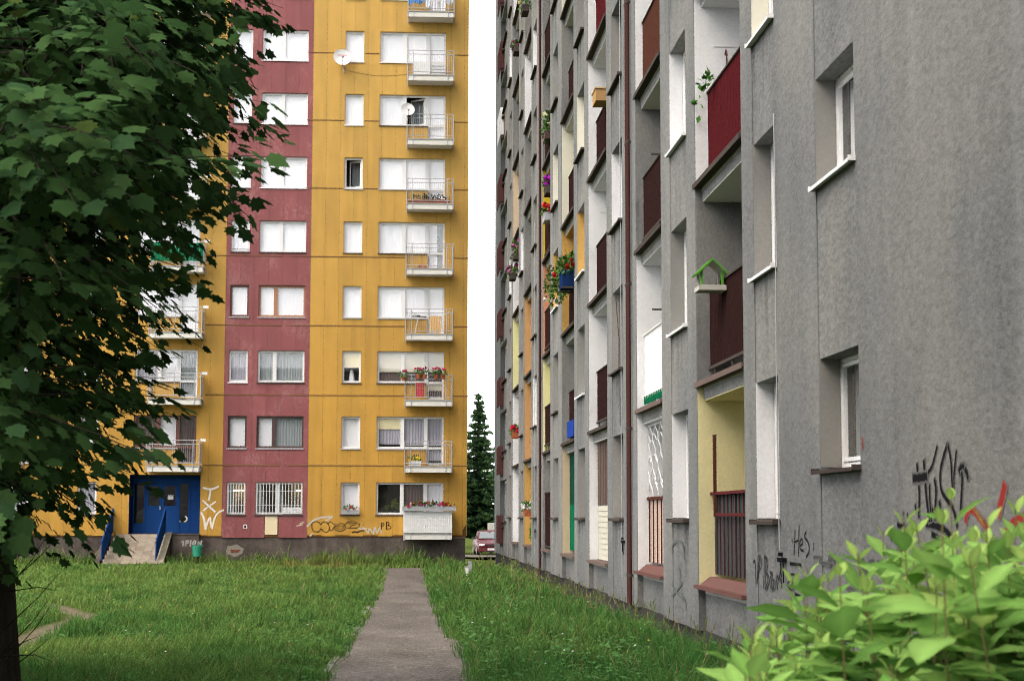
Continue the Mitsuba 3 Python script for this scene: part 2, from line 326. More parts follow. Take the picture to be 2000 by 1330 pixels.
# the footpath: left and right edge (x) along y, then the cross path in front of the yellow block
def path_edges(y):
    wob = 0.05 * np.sin(y * 1.7) + 0.04 * np.sin(y * 3.9 + 1) + 0.03 * np.sin(y * 7.7 + 2)
    l = np.interp(y, [0, 17, 45, 57, 61, 62.5], [-0.80, -0.80, -0.54, -0.58, -0.75, -1.2])
    wob = wob * 0.55
    r = np.interp(y, [0, 17, 30, 45, 57, 61.2, 62.5], [0.90, 0.88, 0.82, 0.80, 0.88, 1.06, 1.3])
    return l + wob * 0.12, r + wob


yy = np.concatenate([np.arange(-4, 62.6, 0.25)])
le, re_ = path_edges(yy)
U = np.linspace(0, 1, 13)
X = le[:, None] + (re_ - le)[:, None] * U
Yg = np.repeat(yy[:, None], 13, 1)
Zg = ground_z(X, Yg) + 0.030 + 0.018 * (1 - (2 * U - 1) ** 2)
n_, m_ = X.shape
ii, jj = np.meshgrid(np.arange(n_ - 1), np.arange(m_ - 1), indexing='ij')
qq = np.stack([ii * m_ + jj, ii * m_ + jj + 1, (ii + 1) * m_ + jj + 1, (ii + 1) * m_ + jj], -1).reshape(-1, 4)
put(None, 'footpath', mikit.ply((np.stack([X, Yg, Zg], -1).reshape(-1, 3), qq), 'm_path', smooth=True), kind='structure')
v, q = sheet(np.arange(-5.6, 2.2, 0.4), np.array([61.3, 61.9, 62.5, 63.1]), 0.024)
v[:, 1] += 0.12 * np.sin(v[:, 0] * 2.1) * (np.abs(v[:, 1] - 62.2) > 0.7)
put(None, 'footpath', mikit.ply((v, q), 'm_path', smooth=True), kind='structure')
mb = MB()
for y0 in np.arange(3.0, 56.5, 1.0):                                # low kerb slabs along the left edge
    a, b = path_edges(np.array([y0, y0 + 0.985]))[0]
    z0, z1 = ground_z(a, y0), ground_z(b, y0 + 0.985)
    dz = 0.035 + 0.02 * random.random()
    v = [[a - .07, y0, z0 - .1], [a, y0, z0 - .1], [b, y0 + .985, z1 - .1], [b - .07, y0 + .985, z1 - .1],
         [a - .07, y0, z0 + dz], [a, y0, z0 + dz], [b, y0 + .985, z1 + dz], [b - .07, y0 + .985, z1 + dz]]
    m1 = MB().add(v, [[0, 3, 2, 1], [4, 5, 6, 7], [0, 1, 5, 4], [1, 2, 6, 5], [2, 3, 7, 6], [3, 0, 4, 7]])
    put('footpath', 'kerb', m1.shape('m_kerb'))
v, q = sheet(np.arange(2.0, 14.1, 1.0), np.arange(90.5, 99.1, 2.0), 0.06, flat=True)
put(None, 'pavement', mikit.ply((v, q), 'm_path', smooth=True), kind='structure')

# ---------------------------------------------------------------- the grey block on the right
A = 4.10                                                        # facade plane x
SH = -0.0062                                                    # its storeys step down very slightly along the street
G = T(np.array([[1, 0, 0, 0], [0, 1, 0, 0], [0, SH, 1, -22 * SH], [0, 0, 0, 1.0]]))
LEDGE = lambda k: -1.09 + 2.81 * k
GB = thing('apartment_block', 'tall grey stucco apartment block with loggias filling the right half', 'apartment building')
FAR_Y, NEAR_Y, TOP = 75.3, -4.0, 30.5
WIN = {2: (63.75, 65.2), 4: (57.4, 58.85), 6: (51.6, 53.2), 8: (44.43, 46.03), 10: (37.9, 39.5), 12: (31.27, 32.9), 14: (24.1, 25.6), 16: (18.23, 19.43), 17: (14.95, 16.42)}
LOG = {3: (59.7, 63.0), 5: (53.78, 56.95), 7: (46.84, 49.4), 9: (40.28, 43.42), 11: (33.71, 37.12), 13: (26.51, 29.45), 15: (20.09, 23.36)}
C1 = (66.6, 71.05)
NK = 9                                                          # storeys built with openings
mb = MB()
bot = lambda y: -1.76
cols = sorted([(w, 'w', k) for k, w in WIN.items()] + [(w, 'l', k) for k, w in LOG.items()] + [(C1, 'c', 1)])
prev = NEAR_Y
for (y0, y1), kind, idx in cols:
    # pier, cut in two with a slight step where it is wide
    mb.box(A, A + .34, prev, y0, -1.70, TOP)
    prev = y1
    if kind == 'w':
        openings = [(LEDGE(k) + (1.40 if idx == 17 else 0.90), LEDGE(k) + 2.50) for k in range(NK)]
        xa = A + .012
    elif kind == 'c':
        openings = [(LEDGE(k) + (0.75 if k else 0.75), LEDGE(k) + 2.42) for k in range(NK)]
        xa = A + .012
    else:
        openings = [(LEDGE(k), LEDGE(k + 1) - .24) for k in range(NK)]
        xa = A + .10
    z = -1.70
    for a, b in openings:
        mb.box(xa, A + .34, y0, y1, z, a)
        z = b
    mb.box(xa, A + .34, y0, y1, z, TOP)
mb.box(A, A + .34, prev, FAR_Y, -1.70, TOP)
mb.box(A + .34, A + 12, FAR_Y - .34, FAR_Y, -1.70, TOP)                # end wall
mb.box(A, A + 12, NEAR_Y, FAR_Y, TOP, TOP + .3)                       # roof slab
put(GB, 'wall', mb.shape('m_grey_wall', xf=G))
put(GB, 'plinth', MB().box(A + .06, A + 12, NEAR_Y, FAR_Y - .06, -3.4, -1.701).shape('m_dark_plinth', xf=G), 'dark recessed plinth')
put(GB, 'core', MB().box(A + 2.4, A + 12, NEAR_Y, FAR_Y - .4, -1.7, TOP - .1).shape('m_room', xf=G))

mat('m_jamb_white', (0.66, 0.66, 0.67)); mat('m_jamb_cream', (0.58, 0.56, 0.47)); mat('m_jamb_yellow', (0.60, 0.52, 0.22)); mat('m_jamb_ochre', (0.52, 0.30, 0.075))
mat('m_jamb_orange', (0.47, 0.27, 0.12)); mat('m_jamb_salmon', (0.47, 0.22, 0.14)); mat('m_jamb_peach', (0.52, 0.41, 0.29)); mat('m_jamb_bright', (0.50, 0.36, 0.03))
mat('m_jamb_lemon', (0.60, 0.58, 0.30)); mat('m_jamb_sand', (0.47, 0.38, 0.26)); mat('m_render_patch', (0.52, 0.50, 0.45))


def f_jamb(rgb):
    def fn(p, n, uv):
        k = 0.82 + 0.22 * fbm(p.x * 4.0, p.z * 1.5, p.y * 4.0, 3) + 0.14 * noise(p.x * 45.0, p.z * 45.0, p.y * 45.0)
        return mi.Color3f(*rgb) * k
    return fn


for nm, rgb in (('bare', (0.208, 0.203, 0.192)), ('white', (0.62, 0.62, 0.64)), ('yellow', (0.58, 0.53, 0.31)), ('ochre', (0.46, 0.28, 0.085))):
    scene[f'm_jamb_{nm}'] = two({'type': 'bumpmap', 'arbitrary': mikit.proc(f_stucco, 0.004), 'scale': 0.004, 'bsdf': {'type': 'diffuse', 'reflectance': mikit.proc(f_jamb(rgb))}})

WJ = {(2, 3): 'white', (2, 6): 'white', (4, 3): 'white', (6, 1): 'white', (6, 5): 'white', (8, 3): 'cream', (8, 2): 'ochre', (10, 3): 'cream', (10, 2): 'ochre', (12, 2): 'white',
      (14, 0): 'white', (14, 2): 'white', (16, 0): 'white', (16, 2): 'cream', (3, 9): 'white', (4, 0): 'render'}
SILL_WHITE = {(17, 1), (16, 1), (16, 2), (14, 1), (14, 2), (10, 1), (10, 2), (8, 2), (12, 9)}
E_QUAD = mikit.ply((np.array([[0, -.5, -.5], [0, .5, -.5], [0, .5, .5], [0, -.5, .5]]), np.array([[0, 1, 2], [0, 2, 3]])))


def curtain_mesh(w, h, folds, amp, axis):
    n = max(6, int(folds * 6))
    t = np.linspace(0, 1, n)
    d = amp * np.sin(t * folds * 2 * np.pi + 0.8 * np.sin(t * 9.0))
    u = (t - .5) * w
    lo = np.stack([u, d, np.full(n, -h / 2)], 1)
    hi = np.stack([u, d * .7, np.full(n, h / 2)], 1)
    if axis == 'y':
        lo, hi = lo[:, [1, 0, 2]], hi[:, [1, 0, 2]]
    v = np.vstack([lo, hi])
    i = np.arange(n - 1)
    return v, np.stack([i, i + 1, n + i + 1, n + i], 1)


def frame_mb(u0, u1, z0, z1, d0, d1, t, mullions=(), axis='x'):
    """A window frame as one mesh: u runs along the wall, d into it."""
    m = MB()

    def b(a0, a1, c0, c1):
        if axis == 'x':
            m.box(a0, a1, d0, d1, c0, c1)
        else:
            m.box(d0, d1, a0, a1, c0, c1)
    b(u0, u0 + t, z0, z1)
    b(u1 - t, u1, z0, z1)
    b(u0 + t, u1 - t, z0, z0 + t)
    b(u0 + t, u1 - t, z1 - t, z1)
    for c, w in mullions:
        b(c - w / 2, c + w / 2, z0 + t, z1 - t)
    return m


CURT = {}


def grey_window(idx, k, y0, y1, z0, z1):
    W = put(GB, 'window', frame_mb(y0 + .004, y1 - .004, z0 + .03, z1 - .004, A + .215, A + .275, .04, [((y0 + y1) / 2, .05)], 'y').shape('m_white_frame', xf=G))
    inner = MB()
    for a, b in ((y0 + .046, (y0 + y1) / 2 - .027), ((y0 + y1) / 2 + .027, y1 - .046)):
        fm = frame_mb(a, b, z0 + .09, z1 - .05, A + .222, A + .262, .038, (), 'y')
        inner.add(*fm.arrays())
        put(W, 'pane', {**E_QUAD, 'bsdf': ref('m_glass'), 'to_world': G @ T().translate([A + .245, (a + b) / 2, (z0 + z1) / 2]) @ T().scale([1, b - a - .02, z1 - z0 - .1])})
    put(W, 'sash', inner.shape('m_white_frame', xf=G))
    key = (round(y1 - y0, 2), round(z1 - z0, 2))
    if key not in CURT:
        CURT[key] = mikit.ply(curtain_mesh(key[0] - .1, key[1] - .05, 9, .025, 'y'), smooth=True)
    put(W, 'curtain', {**CURT[key], 'bsdf': ref(('m_curtain_white', 'm_curtain_white', 'm_curtain_lace', 'm_curtain_grey')[(idx * 3 + k * 5) % 4]), 'to_world': G @ T().translate([A + .36, (y0 + y1) / 2, (z0 + z1) / 2])})
    s = MB()
    if (idx, k) in SILL_WHITE:
        m, lip = 'm_white_paint', .07
    else:
        m, lip = 'm_metal_dark', .085
    if idx == 17 or idx >= 14 and k == 0:
        m = 'm_white_paint' if (idx, k) in SILL_WHITE else 'm_dark_sill'
    v = np.array([[A + .25, 0, .035], [A - lip, 0, 0.0], [A - lip, 0, -.036], [A - lip + .012, 0, -.036], [A - lip + .012, 0, -.012], [A + .25, 0, .018]])
    n = len(v)
    lo, hi = v + [0, y0 - .02, z0], v + [0, y1 + .02, z0]
    f = [[i, (i + 1) % n, n + (i + 1) % n, n + i] for i in range(n)]
    s.add(np.vstack([lo, hi]), f)
    s.box(A - lip - .004, A - .001, y0 - .028, y0 - .016, z0 - .03, z0 + .022).box(A - lip - .004, A - .001, y1 + .016, y1 + .028, z0 - .03, z0 + .022)
    put(W, 'sill', s.shape(m, xf=G))
    col = WJ.get((idx, k))
    if col == 'render':
        col = None
    if not col and idx != 1:
        col = 'bare'
    if col:
        j = MB()
        j.box(A + .006, A + .212, y1 - .012, y1 - .0005, z0 + .035, z1 - .001)
        put(W, 'reveal', j.shape(f'm_jamb_{col}', xf=G))


for idx, (y0, y1) in WIN.items():
    for k in range(NK):
        grey_window(idx, k, y0, y1, LEDGE(k) + (1.40 if idx == 17 else 0.90), LEDGE(k) + 2.50)

LC = {(15, 0): 'yellow', (15, 2): 'white', (13, 0): 'white', (13, 1): 'white', (13, 3): 'white', (13, 4): 'white', (11, 0): 'white', (11, 1): 'white', (11, 2): 'white', (11, 3): 'white', (11, 4): 'white',
      (9, 0): 'sand', (9, 2): 'ochre', (9, 3): 'cream', (7, 1): 'lemon', (7, 2): 'salmon', (7, 3): 'bright', (5, 0): 'ochre', (5, 1): 'orange', (5, 2): 'orange', (5, 5): 'white',
      (3, 0): 'white', (3, 1): 'white', (3, 2): 'lemon', (3, 3): 'white', (3, 4): 'peach', (3, 7): 'white', (9, 5): 'cream', (15, 3): 'white'}
RAIL = {(15, 1): 'm_maroon', (15, 2): 'm_crimson', (13, 1): 'm_white_paint', (13, 2): 'm_maroon', (13, 3): 'm_rust', (11, 1): 'm_maroon', (11, 2): 'm_maroon', (11, 3): 'm_maroon', (11, 4): 'm_crimson'}


def ribbed(y0, y1, z0, z1, x, pitch=.10, depth=.030):
    n = int(round((y1 - y0) / pitch))
    ys = np.linspace(y0, y1, 4 * n + 1)
    xs_ = x + depth * np.array([0, 0, 1, 1])[np.arange(4 * n + 1) % 4]
    ys = ys + np.array([0, .3, -.3, .3])[np.arange(4 * n + 1) % 4] * pitch * .25
    v = np.vstack([np.stack([xs_, ys, np.full_like(ys, z0)], 1), np.stack([xs_, ys, np.full_like(ys, z1)], 1)])
    i = np.arange(4 * n)
    return v, np.stack([i, i + 1, 4 * n + 2 + i, 4 * n + 1 + i], 1)


def loggia(idx, k, y0, y1):
    z0, z1 = LEDGE(k), LEDGE(k + 1) - .24
    m = LC.get((idx, k))
    m = f'm_jamb_{m}' if m else 'm_grey_wall'
    D = A + 1.30
    s = MB()
    s.box(A + .012, D, y1 - .02, y1 + .02, z0 + .002, LEDGE(k + 1) - .06)      # far cheek
    s.box(A + .012, D, y0 - .02, y0 + .012, z0 + .002, LEDGE(k + 1) - .06)     # near cheek
    s.box(D, D + .05, y0 - .02, y1 + .02, z0, z1 + .1)                      # back
    L = put(GB, 'loggia', s.shape(m, xf=G))
    soff = m if m in ('m_jamb_ochre', 'm_jamb_bright', 'm_jamb_salmon', 'm_jamb_yellow', 'm_jamb_white', 'm_jamb_orange') else 'm_soffit'
    put(L, 'ceiling', MB().box(A + .105, D, y0 - .01, y1 - .021, z1 - .012, z1 + .15).shape(soff, xf=G))
    put(L, 'floor', MB().box(A + .09, D, y0, y1 - .021, z0 - .1, z0 + .004).shape('m_concrete', xf=G))
    put(L, 'balcony_door', frame_mb(y0 + .5, y0 + 1.4, z0 + .01, z0 + 2.1, D - .06, D - .001, .09, (), 'y').shape('m_white_frame', xf=G))
    led = MB()
    if k == 0 and idx in (13, 15):
        led.box(A - .06, A + .30, y0 - .01, y1 + .04, z0 - .03, z0 + .02)
        led.add([[A + .02, y0, z0 + .02], [A + .02, y1, z0 + .02], [A + .16, y1, z0 + .13], [A + .16, y0, z0 + .13], [A + .24, y0, z0 + .02], [A + .24, y1, z0 + .02], [A + .24, y1, z0 + .13], [A + .24, y0, z0 + .13]],
                [[0, 1, 2, 3], [3, 2, 6, 7], [7, 6, 5, 4], [0, 3, 7, 4], [1, 5, 6, 2]])
        mm = 'm_red_sill'
    elif k == 0:
        led.box(A - .06, A + .30, y0 - .01, y1 + .03, z0 - .045, z0 + .02)
        mm = 'm_brown_sill'
    else:
        led.box(A - .035, A + .12, y0 - .005, y1 + .03, z0 - .055, z0 - .002).box(A - .035, A - .02, y0 - .005, y1 + .03, z0 - .075, z0 - .056)
        mm = 'm_brown_sill' if (idx, k) in ((15, 1), (13, 1)) else 'm_metal_dark'
    put(L, 'ledge', led.shape(mm, xf=G))
    return L, z0, z1


LK = {}
for idx, (y0, y1) in LOG.items():
    for k in range(NK):
        L, z0, z1 = loggia(idx, k, y0, y1)
        LK[idx, k] = L
        if idx == 7 and k == 0:
            rm, zt, zb = 'm_maroon', 1.62, .12
        elif k == 0:
            continue
        else:
            rm, zt, zb = RAIL.get((idx, k), 'm_maroon'), 1.30, .22
        if idx <= 5 and k:
            xr, ra, rb = A + .45, y0 - .0, y1 - .03
        else:
            xr, ra, rb = A + {7: .07, 13: .14}.get(idx, .19), y0, y1 - .025
        R = put(L, 'railing_panel', mikit.ply(ribbed(ra, rb, z0 + zb, z0 + zt, xr), rm))
        scene[R]['to_world'] = G
        r = MB()
        r.box(xr - .02, xr + .03, ra, rb, z0 + zt, z0 + zt + .025).box(xr - .025, xr + .02, ra, rb, z0 + zb - .04, z0 + zb)
        for t in (.12, .5, .88):
            yq = ra + (rb - ra) * t
            r.box(xr - .015, xr + .015, yq - .015, yq + .015, z0 + .005, z0 + zb - .041)
        put(L, 'handrail', r.shape('m_metal_dark' if rm != 'm_white_paint' else 'm_concrete_pale', xf=G))

y0, y1 = LOG[13]; z0 = LEDGE(1)
for t in np.arange(y0 + .05, y1 - .1, .2):
    box(LK[13, 1], 'slat', A + .10, A + .13, t, t + .07, z0 + .08, z0 + .22, 'm_green', xf=G)
# ground-floor loggias ------------------------------------------------
L = LK[15, 0]; y0, y1 = LOG[15]; z0 = LEDGE(0); xr = A + .20
R = put(L, 'railing_panel', mikit.ply(ribbed(y0, y1 - .03, z0 + .17, z0 + 1.25, xr + .03), mat('m_slate', (0.05, 0.066, 0.068))), 'dark slate corrugated sheet behind red bars'); scene[R]['to_world'] = G
for t in np.arange(y0 + .12, y1 - .1, .265):
    box(L, 'bar', xr + .012, xr + .026, t - .007, t + .007, z0 + .17, z0 + 1.25, 'm_rust_red' if 'm_rust_red' in scene else mat('m_rust_red', (0.085, 0.022, 0.024)), xf=G)
put(L, 'handrail', MB().box(xr - .03, xr + .03, y0, y1 - .02, z0 + 1.25, z0 + 1.29).box(xr - .03, xr - .0125, y0, y1 - .3, z0 + .96, z0 + 1.0).shape('m_rust_red', xf=G))
box(L, 'post', xr - .045, xr - .005, y1 - .40, y1 - .34, z0 + .95, z0 + 2.07, 'm_rust', 'tall brown post rising above the handrail', xf=G)
L = LK[13, 0]; y0, y1 = LOG[13]
box(L, 'railing_panel', xr + .03, xr + .05, y0, y1 - .03, z0 + .17, z0 + 1.24, mat('m_pinkish', (0.50, 0.40, 0.34)), 'pale pinkish panel behind brown bars', xf=G)
for t in np.linspace(y0 + .1, y1 - .12, 7):
    box(L, 'bar', xr - .012, xr + .012, t - .014, t + .014, z0 + .17, z0 + 1.24, 'm_rust', xf=G)
box(L, 'handrail', xr - .03, xr + .03, y0, y1 - .02, z0 + 1.24, z0 + 1.29, 'm_rust', xf=G)
g = MB()
for i, t in enumerate(np.linspace(y0 + .1, y1 - .1, 10)):               # wavy white wrought grille
    zz = np.linspace(z0 + 1.29, z0 + 2.52, 40)
    g.tube(np.stack([np.full(40, xr), t + .17 * np.sin((zz - z0) * 13.0 + (i % 2) * np.pi), zz], 1), .008, 4)
for z in (1.55, 1.95, 2.3):
    yq = np.linspace(y0, y1 - .03, 30)
    g.tube(np.stack([np.full(30, xr + .012), yq, z0 + z + .06 * np.sin(yq * 9)], 1), .010, 4)
g.tube([[xr, y0, z0 + 2.52], [xr, y1 - .03, z0 + 2.52]], .012, 4)
put(L, 'grille', g.shape('m_white_paint', xf=G), 'ornate white wavy wrought grille')
L = LK[11, 0]; y0, y1 = LOG[11]
for i in range(10):
    zc = z0 + .03 + i * .116
    m1 = MB().add([[xr - .005, y0, zc], [xr - .005, y1 - .03, zc], [xr + .012, y1 - .03, zc + .114], [xr + .012, y0, zc + .114], [xr + .03, y0, zc], [xr + .03, y1 - .03, zc], [xr + .03, y1 - .03, zc + .114], [xr + .03, y0, zc + .114]],
                   [[0, 1, 2, 3], [3, 2, 6, 7], [0, 4, 5, 1], [1, 5, 6, 2], [0, 3, 7, 4], [4, 7, 6, 5]])
    put(L, 'plank', m1.shape(mat('m_siding', (0.44, 0.42, 0.35)), xf=G))
for t in np.arange(y0 + .02, y1 - .26, .24):
    box(L, 'slat', xr - .01 + .02 * random.random(), xr + .03, t, t + .225, z0 + 1.2, z0 + 2.56, mat('m_reed', (0.105, 0.075, 0.066)), xf=G)
L = LK[9, 0]; y0, y1 = LOG[9]
R = put(L, 'railing_panel', mikit.ply(ribbed(y0, y1 - .03, z0 + .1, z0 + 1.25, xr), 'm_green'), 'bright green sheet across the opening'); scene[R]['to_world'] = G
R = put(L, 'net_screen', mikit.ply(ribbed(y0, y1 - .03, z0 + 1.26, z0 + 2.52, xr, .15, .03), 'm_green_net'), 'dark green net above green sheet'); scene[R]['to_world'] = G
# column 1 at the far end: window and little balcony per storey ------------
y0, y1 = C1
for k in range(NK):
    z0, z1 = LEDGE(k) + .75, LEDGE(k) + 2.42
    grey_window(1, k, y0, y1 - 1.6, z0, z1)
    W = put(GB, 'balcony_door', frame_mb(y1 - 1.6, y1, z0 - .0, z1, A + .20, A + .26, .09, (), 'y').shape('m_white_frame', xf=G))
    box(W, 'pane', A + .23, A + .235, y1 - 1.5, y1 - .1, z0 + .05, z1 - .08, 'm_curtain_grey', xf=G)
    zr = LEDGE(k)
    rm = 'm_white_paint' if k == 6 else 'm_maroon_pale' if 'm_maroon_pale' in scene else mat('m_maroon_pale', (0.085, 0.038, 0.036))
    r = MB()
    r.box(A - .02 - .12, A - .12, 68.9, 71.25, zr - .15, zr + 1.0).box(A - .12, A - .001, 68.9, 68.92, zr - .15, zr + 1.0)
    B_ = put(GB, 'balcony', r.shape(rm, xf=G), 'small balcony with a white front' if k == 6 else None)
    put(B_, 'bracket', MB().box(A - .1, A - .002, 68.95, 69.25, zr - .28, zr - .16).box(A - .09, A - .002, 68.4, 68.89, zr + .5, zr + .56).shape('m_metal_dark', xf=G))
# drainpipes, cables --------------------------------------------------
for i, (yc, r_, zb) in enumerate(((30.0, .034, -1.2), (30.22, .028, -1.2), (49.75, .036, -1.3))):
    P = put(GB, 'drainpipe', MB().tube([[A - .055, yc, zb - .5], [A - .055, yc, 8.0], [A - .055, yc, 19.0], [A - .055, yc, TOP]], r_, 8).shape(mat('m_pipe', (0.060, 0.028, 0.026)), smooth=40, xf=G))
    for z in np.arange(zb, 20, 2.6):
        put(P, 'clamp', MB().tube([[A - .055, yc, z], [A - .055, yc, z + .05]], r_ + .012, 8).box(A - .03, A + .002, yc - .01, yc + .01, z + .01, z + .04).shape('m_metal_dark', xf=G))
for (yc, zt, zb) in ((18.15, 4.3, -.5), (31.3, 12.0, -1.3), (52.0, 9.0, -1.3)):
    pts = [[A - .03, yc + .02 * math.sin(z * 1.3), z] for z in np.linspace(zb, zt, 24)]
    C = put(GB, 'lightning_cable', MB().tube(pts, .007, 4).shape('m_metal_grey', xf=G))
    bb = MB().box(A - .05, A - .0, yc - .22, yc + .03, -.62, -.575).box(A - .04, A, yc - .03, yc + .03, -.56, -.52)
    bb.tube([[A - .03, yc - .06, -.62], [A - .03, yc - .07, -.78]], .008, 4).tube([[A - .03, yc - .17, -.62], [A - .03, yc - .18, -.84]], .008, 4)
    put(C, 'clamp', bb.shape('m_black_paint', xf=G))
mb = MB()
mb.tube([[A - .03, 31.45, z] for z in np.linspace(1.55, 3.9, 12)], .008, 4)
mb.tube([[A - .03, 31.45, 3.9], [A - .1, 31.5, 4.0], [A - .03, 31.6, 3.2], [A - .03, 31.65, 2.5]], .008, 4)
put(GB, 'cable', mb.shape('m_metal_dark', xf=G))
# graffiti ------------------------------------------------------------
def ribbon(strokes, to3, edge, core, soft=1.35, rounds=2):
    m = MB()
    for w, pts in strokes:
        p = np.array(pts, float)
        if len(p) < 2:
            continue
        if len(p) > 2:                                             # round the corners
            for _ in range(rounds):
                q = np.empty((2 * len(p), 2)); q[0], q[-1] = p[0], p[-1]
                q[1:-1:2] = .75 * p[:-1] + .25 * p[1:]; q[2::2] = .25 * p[:-1] + .75 * p[1:]
                p = q
        t = np.gradient(p, axis=0); t /= np.linalg.norm(t, axis=1, keepdims=True) + 1e-9
        p = np.vstack([p[:1] - t[:1] * w * .4, p, p[-1:] + t[-1:] * w * .4]); t = np.vstack([t[:1], t, t[-1:]])
        nrm = np.stack([-t[:, 1], t[:, 0]], 1)
        offs = np.array([-.5 * soft, -.32, .32, .5 * soft]) * w
        jit = 1 + .12 * np.sin(np.arange(len(p)) * 2.3)[:, None, None]
        vv = p[:, None] + nrm[:, None] * offs[None, :, None] * jit
        n = len(p)
        cc = np.broadcast_to(np.array([edge, core, core, edge])[None], (n, 4, 3)).copy()
        cc[0] = cc[-1] = edge
        i, j = np.meshgrid(np.arange(n - 1), np.arange(3), indexing='ij')
        q = np.stack([i * 4 + j, i * 4 + j + 1, (i + 1) * 4 + j + 1, (i + 1) * 4 + j], -1).reshape(-1, 4)
        lift = .0004 * random.random()
        m.v.append(to3(vv.reshape(-1, 2), lift)); m.f.append(np.vstack([q[:, [0, 1, 2]], q[:, [0, 2, 3]]]) + m.n); m.c.append(cc.reshape(-1, 3)); m.n += 4 * n
    return m


def on_grey(p, lift):
    return np.stack([np.full(len(p), A - .004) - lift, p[:, 0], p[:, 1]], 1)


GE = (0.150, 0.149, 0.145)
put(GB, 'graffiti', ribbon(G_BLACK, on_grey, GE, (0.014, 0.014, 0.016)).shape('m_vc', xf=G), 'black spray-paint tags')
for q_ in G_RED:
    put(GB, 'graffiti', ribbon([q_], on_grey, GE, (0.26, 0.035, 0.03)).shape('m_vc', xf=G), 'red spray-paint stroke')
put(GB, 'graffiti', ribbon(G_TEAL, on_grey, GE, (0.095, 0.108, 0.106)).shape('m_vc', xf=G), 'faint teal scribble on a pier')
put(GB, 'graffiti', ribbon(G_GREY, on_grey, GE, (0.07, 0.07, 0.07)).shape('m_vc', xf=G), 'faded grey spray-paint tag')
# ---------------------------------------------------------------- the yellow and red block
YF = 68.06
XR, XL = 2.60, -20.0
YB = thing('apartment_block', 'ochre yellow apartment block with a dark red vertical stripe facing the lawn', 'apartment building')
SK = lambda k: -0.365 + 2.635 * k
JZ = [-1.20] + [1.578 + 2.807 * j for j in range(9)]
NY = 9
YW = []                                                          # (column, k, x0, x1, z0, z1)
for k in range(NY):
    s = SK(k)
    YW += [('A', k, -6.97, -6.21, s, s + 1.285), ('B', k, -5.83, -3.95, s, s + 1.285), ('C', k, -2.45, -1.69, s, s + 1.285), ('D', k, -1.04, 1.66, s, s + 1.285)]
    if k:
        YW.append(('E', k, -10.68, -8.20, s, s + 1.30))
    YW += [('F', k, -12.82, -12.06, s, s + 1.285), ('H', k, -17.4, -14.7, s, s + 1.285)]
HOLES = [(a, b, c, d) for _, _, a, b, c, d in YW]
HOLES += [(.95, 1.66, SK(k) - .67, SK(k)) for k in range(NY)] + [(-8.92, -8.20, SK(k) - .63, SK(k)) for k in range(1, NY)] + [(-15.42, -14.7, SK(k) - .67, SK(k)) for k in range(NY)]
ENT = (-10.79, -8.0, -1.32, 1.20)
HOLES.append(ENT)


def minus(rects, h):
    out = []
    for (a, b, c, d) in rects:
        x0, x1, z0, z1 = max(a, h[0]), min(b, h[1]), max(c, h[2]), min(d, h[3])
        if x0 >= x1 or z0 >= z1:
            out.append((a, b, c, d)); continue
        if c < z0: out.append((a, b, c, z0))
        if z1 < d: out.append((a, b, z1, d))
        if a < x0: out.append((a, x0, z0, z1))
        if x1 < b: out.append((x1, b, z0, z1))
    return [r for r in out if r[1] - r[0] > .012 and r[3] - r[2] > .012]


# backing wall with holes, plinth, roof, core
TOPY = 27.0
rects = [(XL, XR - .03, -1.25, TOPY)]
for h in HOLES:
    rects = minus(rects, h)
mb = MB()
for a, b, c, d in rects:
    mb.box(a, b, YF + .036, YF + .36, c, d)
put(YB, 'wall', mb.shape('m_backing'), 'dark wall behind the cladding joints')
rects = minus([(XL, XR - .06, -3.4, -1.251)], ENT)
mb = MB()
for a, b, c, d in rects:
    mb.box(a, b, YF + .07, YF + .5, c, d)
mb.box(XR - .5, XR - .06, YF + .5, 69.9, -3.4, -1.251)
put(YB, 'plinth', mb.shape('m_plinth'), 'dark stained concrete plinth')
mb = MB().box(XL, XR - .1, 69.6, 69.9, -3.2, TOPY).box(XL, XR, YF, 69.9, TOPY, TOPY + .4)
put(YB, 'core', mb.shape('m_room'))
put(YB, 'side_wall', MB().box(XR - .03, XR, YF + .03, 69.9, -1.2, TOPY).shape('m_clad'))
# cladding sheets
panels = []
edges = sorted(set([round(-3.757 + .5625 * i, 4) for i in range(-29, 12)] + [XR]))
for i in range(len(edges) - 1):
    for j in range(len(JZ) - 1):
        a, b, c, d = edges[i], edges[i + 1], JZ[j], min(JZ[j + 1], TOPY)
        if c > 25: continue
        red = -7.2 < (a + b) / 2 < -3.757
        if j == 0 and red: c -= .085
        if j == 0 and not red: c += .02 * math.sin(i * 3.1)
        rs = [(a + .0035, b - .0035, c + .004, d - .004)]
        if j == 0 and a > 1.9:
            continue
        if j == 0 and abs(a + 5.4445) < .02:
            rs = minus(rs, (-5.46, -4.90, -1.5, -.42))
        for h in HOLES:
            rs = minus(rs, h)
        panels += rs
vis = lambda r: (r[0] < -8.3 or r[3] > 21.2, -(r[1] - r[0]) * (r[3] - r[2]))
panels.sort(key=vis)
for n, (a, b, c, d) in enumerate(panels[:300]):
    o = .004 * random.random()
    box(YB, 'panel', a, b, YF + o, YF + .030, c, d, 'm_clad')
mb = MB()
for a, b, c, d in panels[300:]:
    o = .004 * random.random()
    mb.box(a, b, YF + o, YF + .030, c, d)
put(YB, 'panel_rest', mb.shape('m_clad'), kind='stuff')
box(YB, 'panel', -5.43, -4.94, YF + .006, YF + .03, -1.16, -.43, mat('m_cream_panel', (0.62, 0.53, 0.36)), 'cream replacement panel under the barred window')
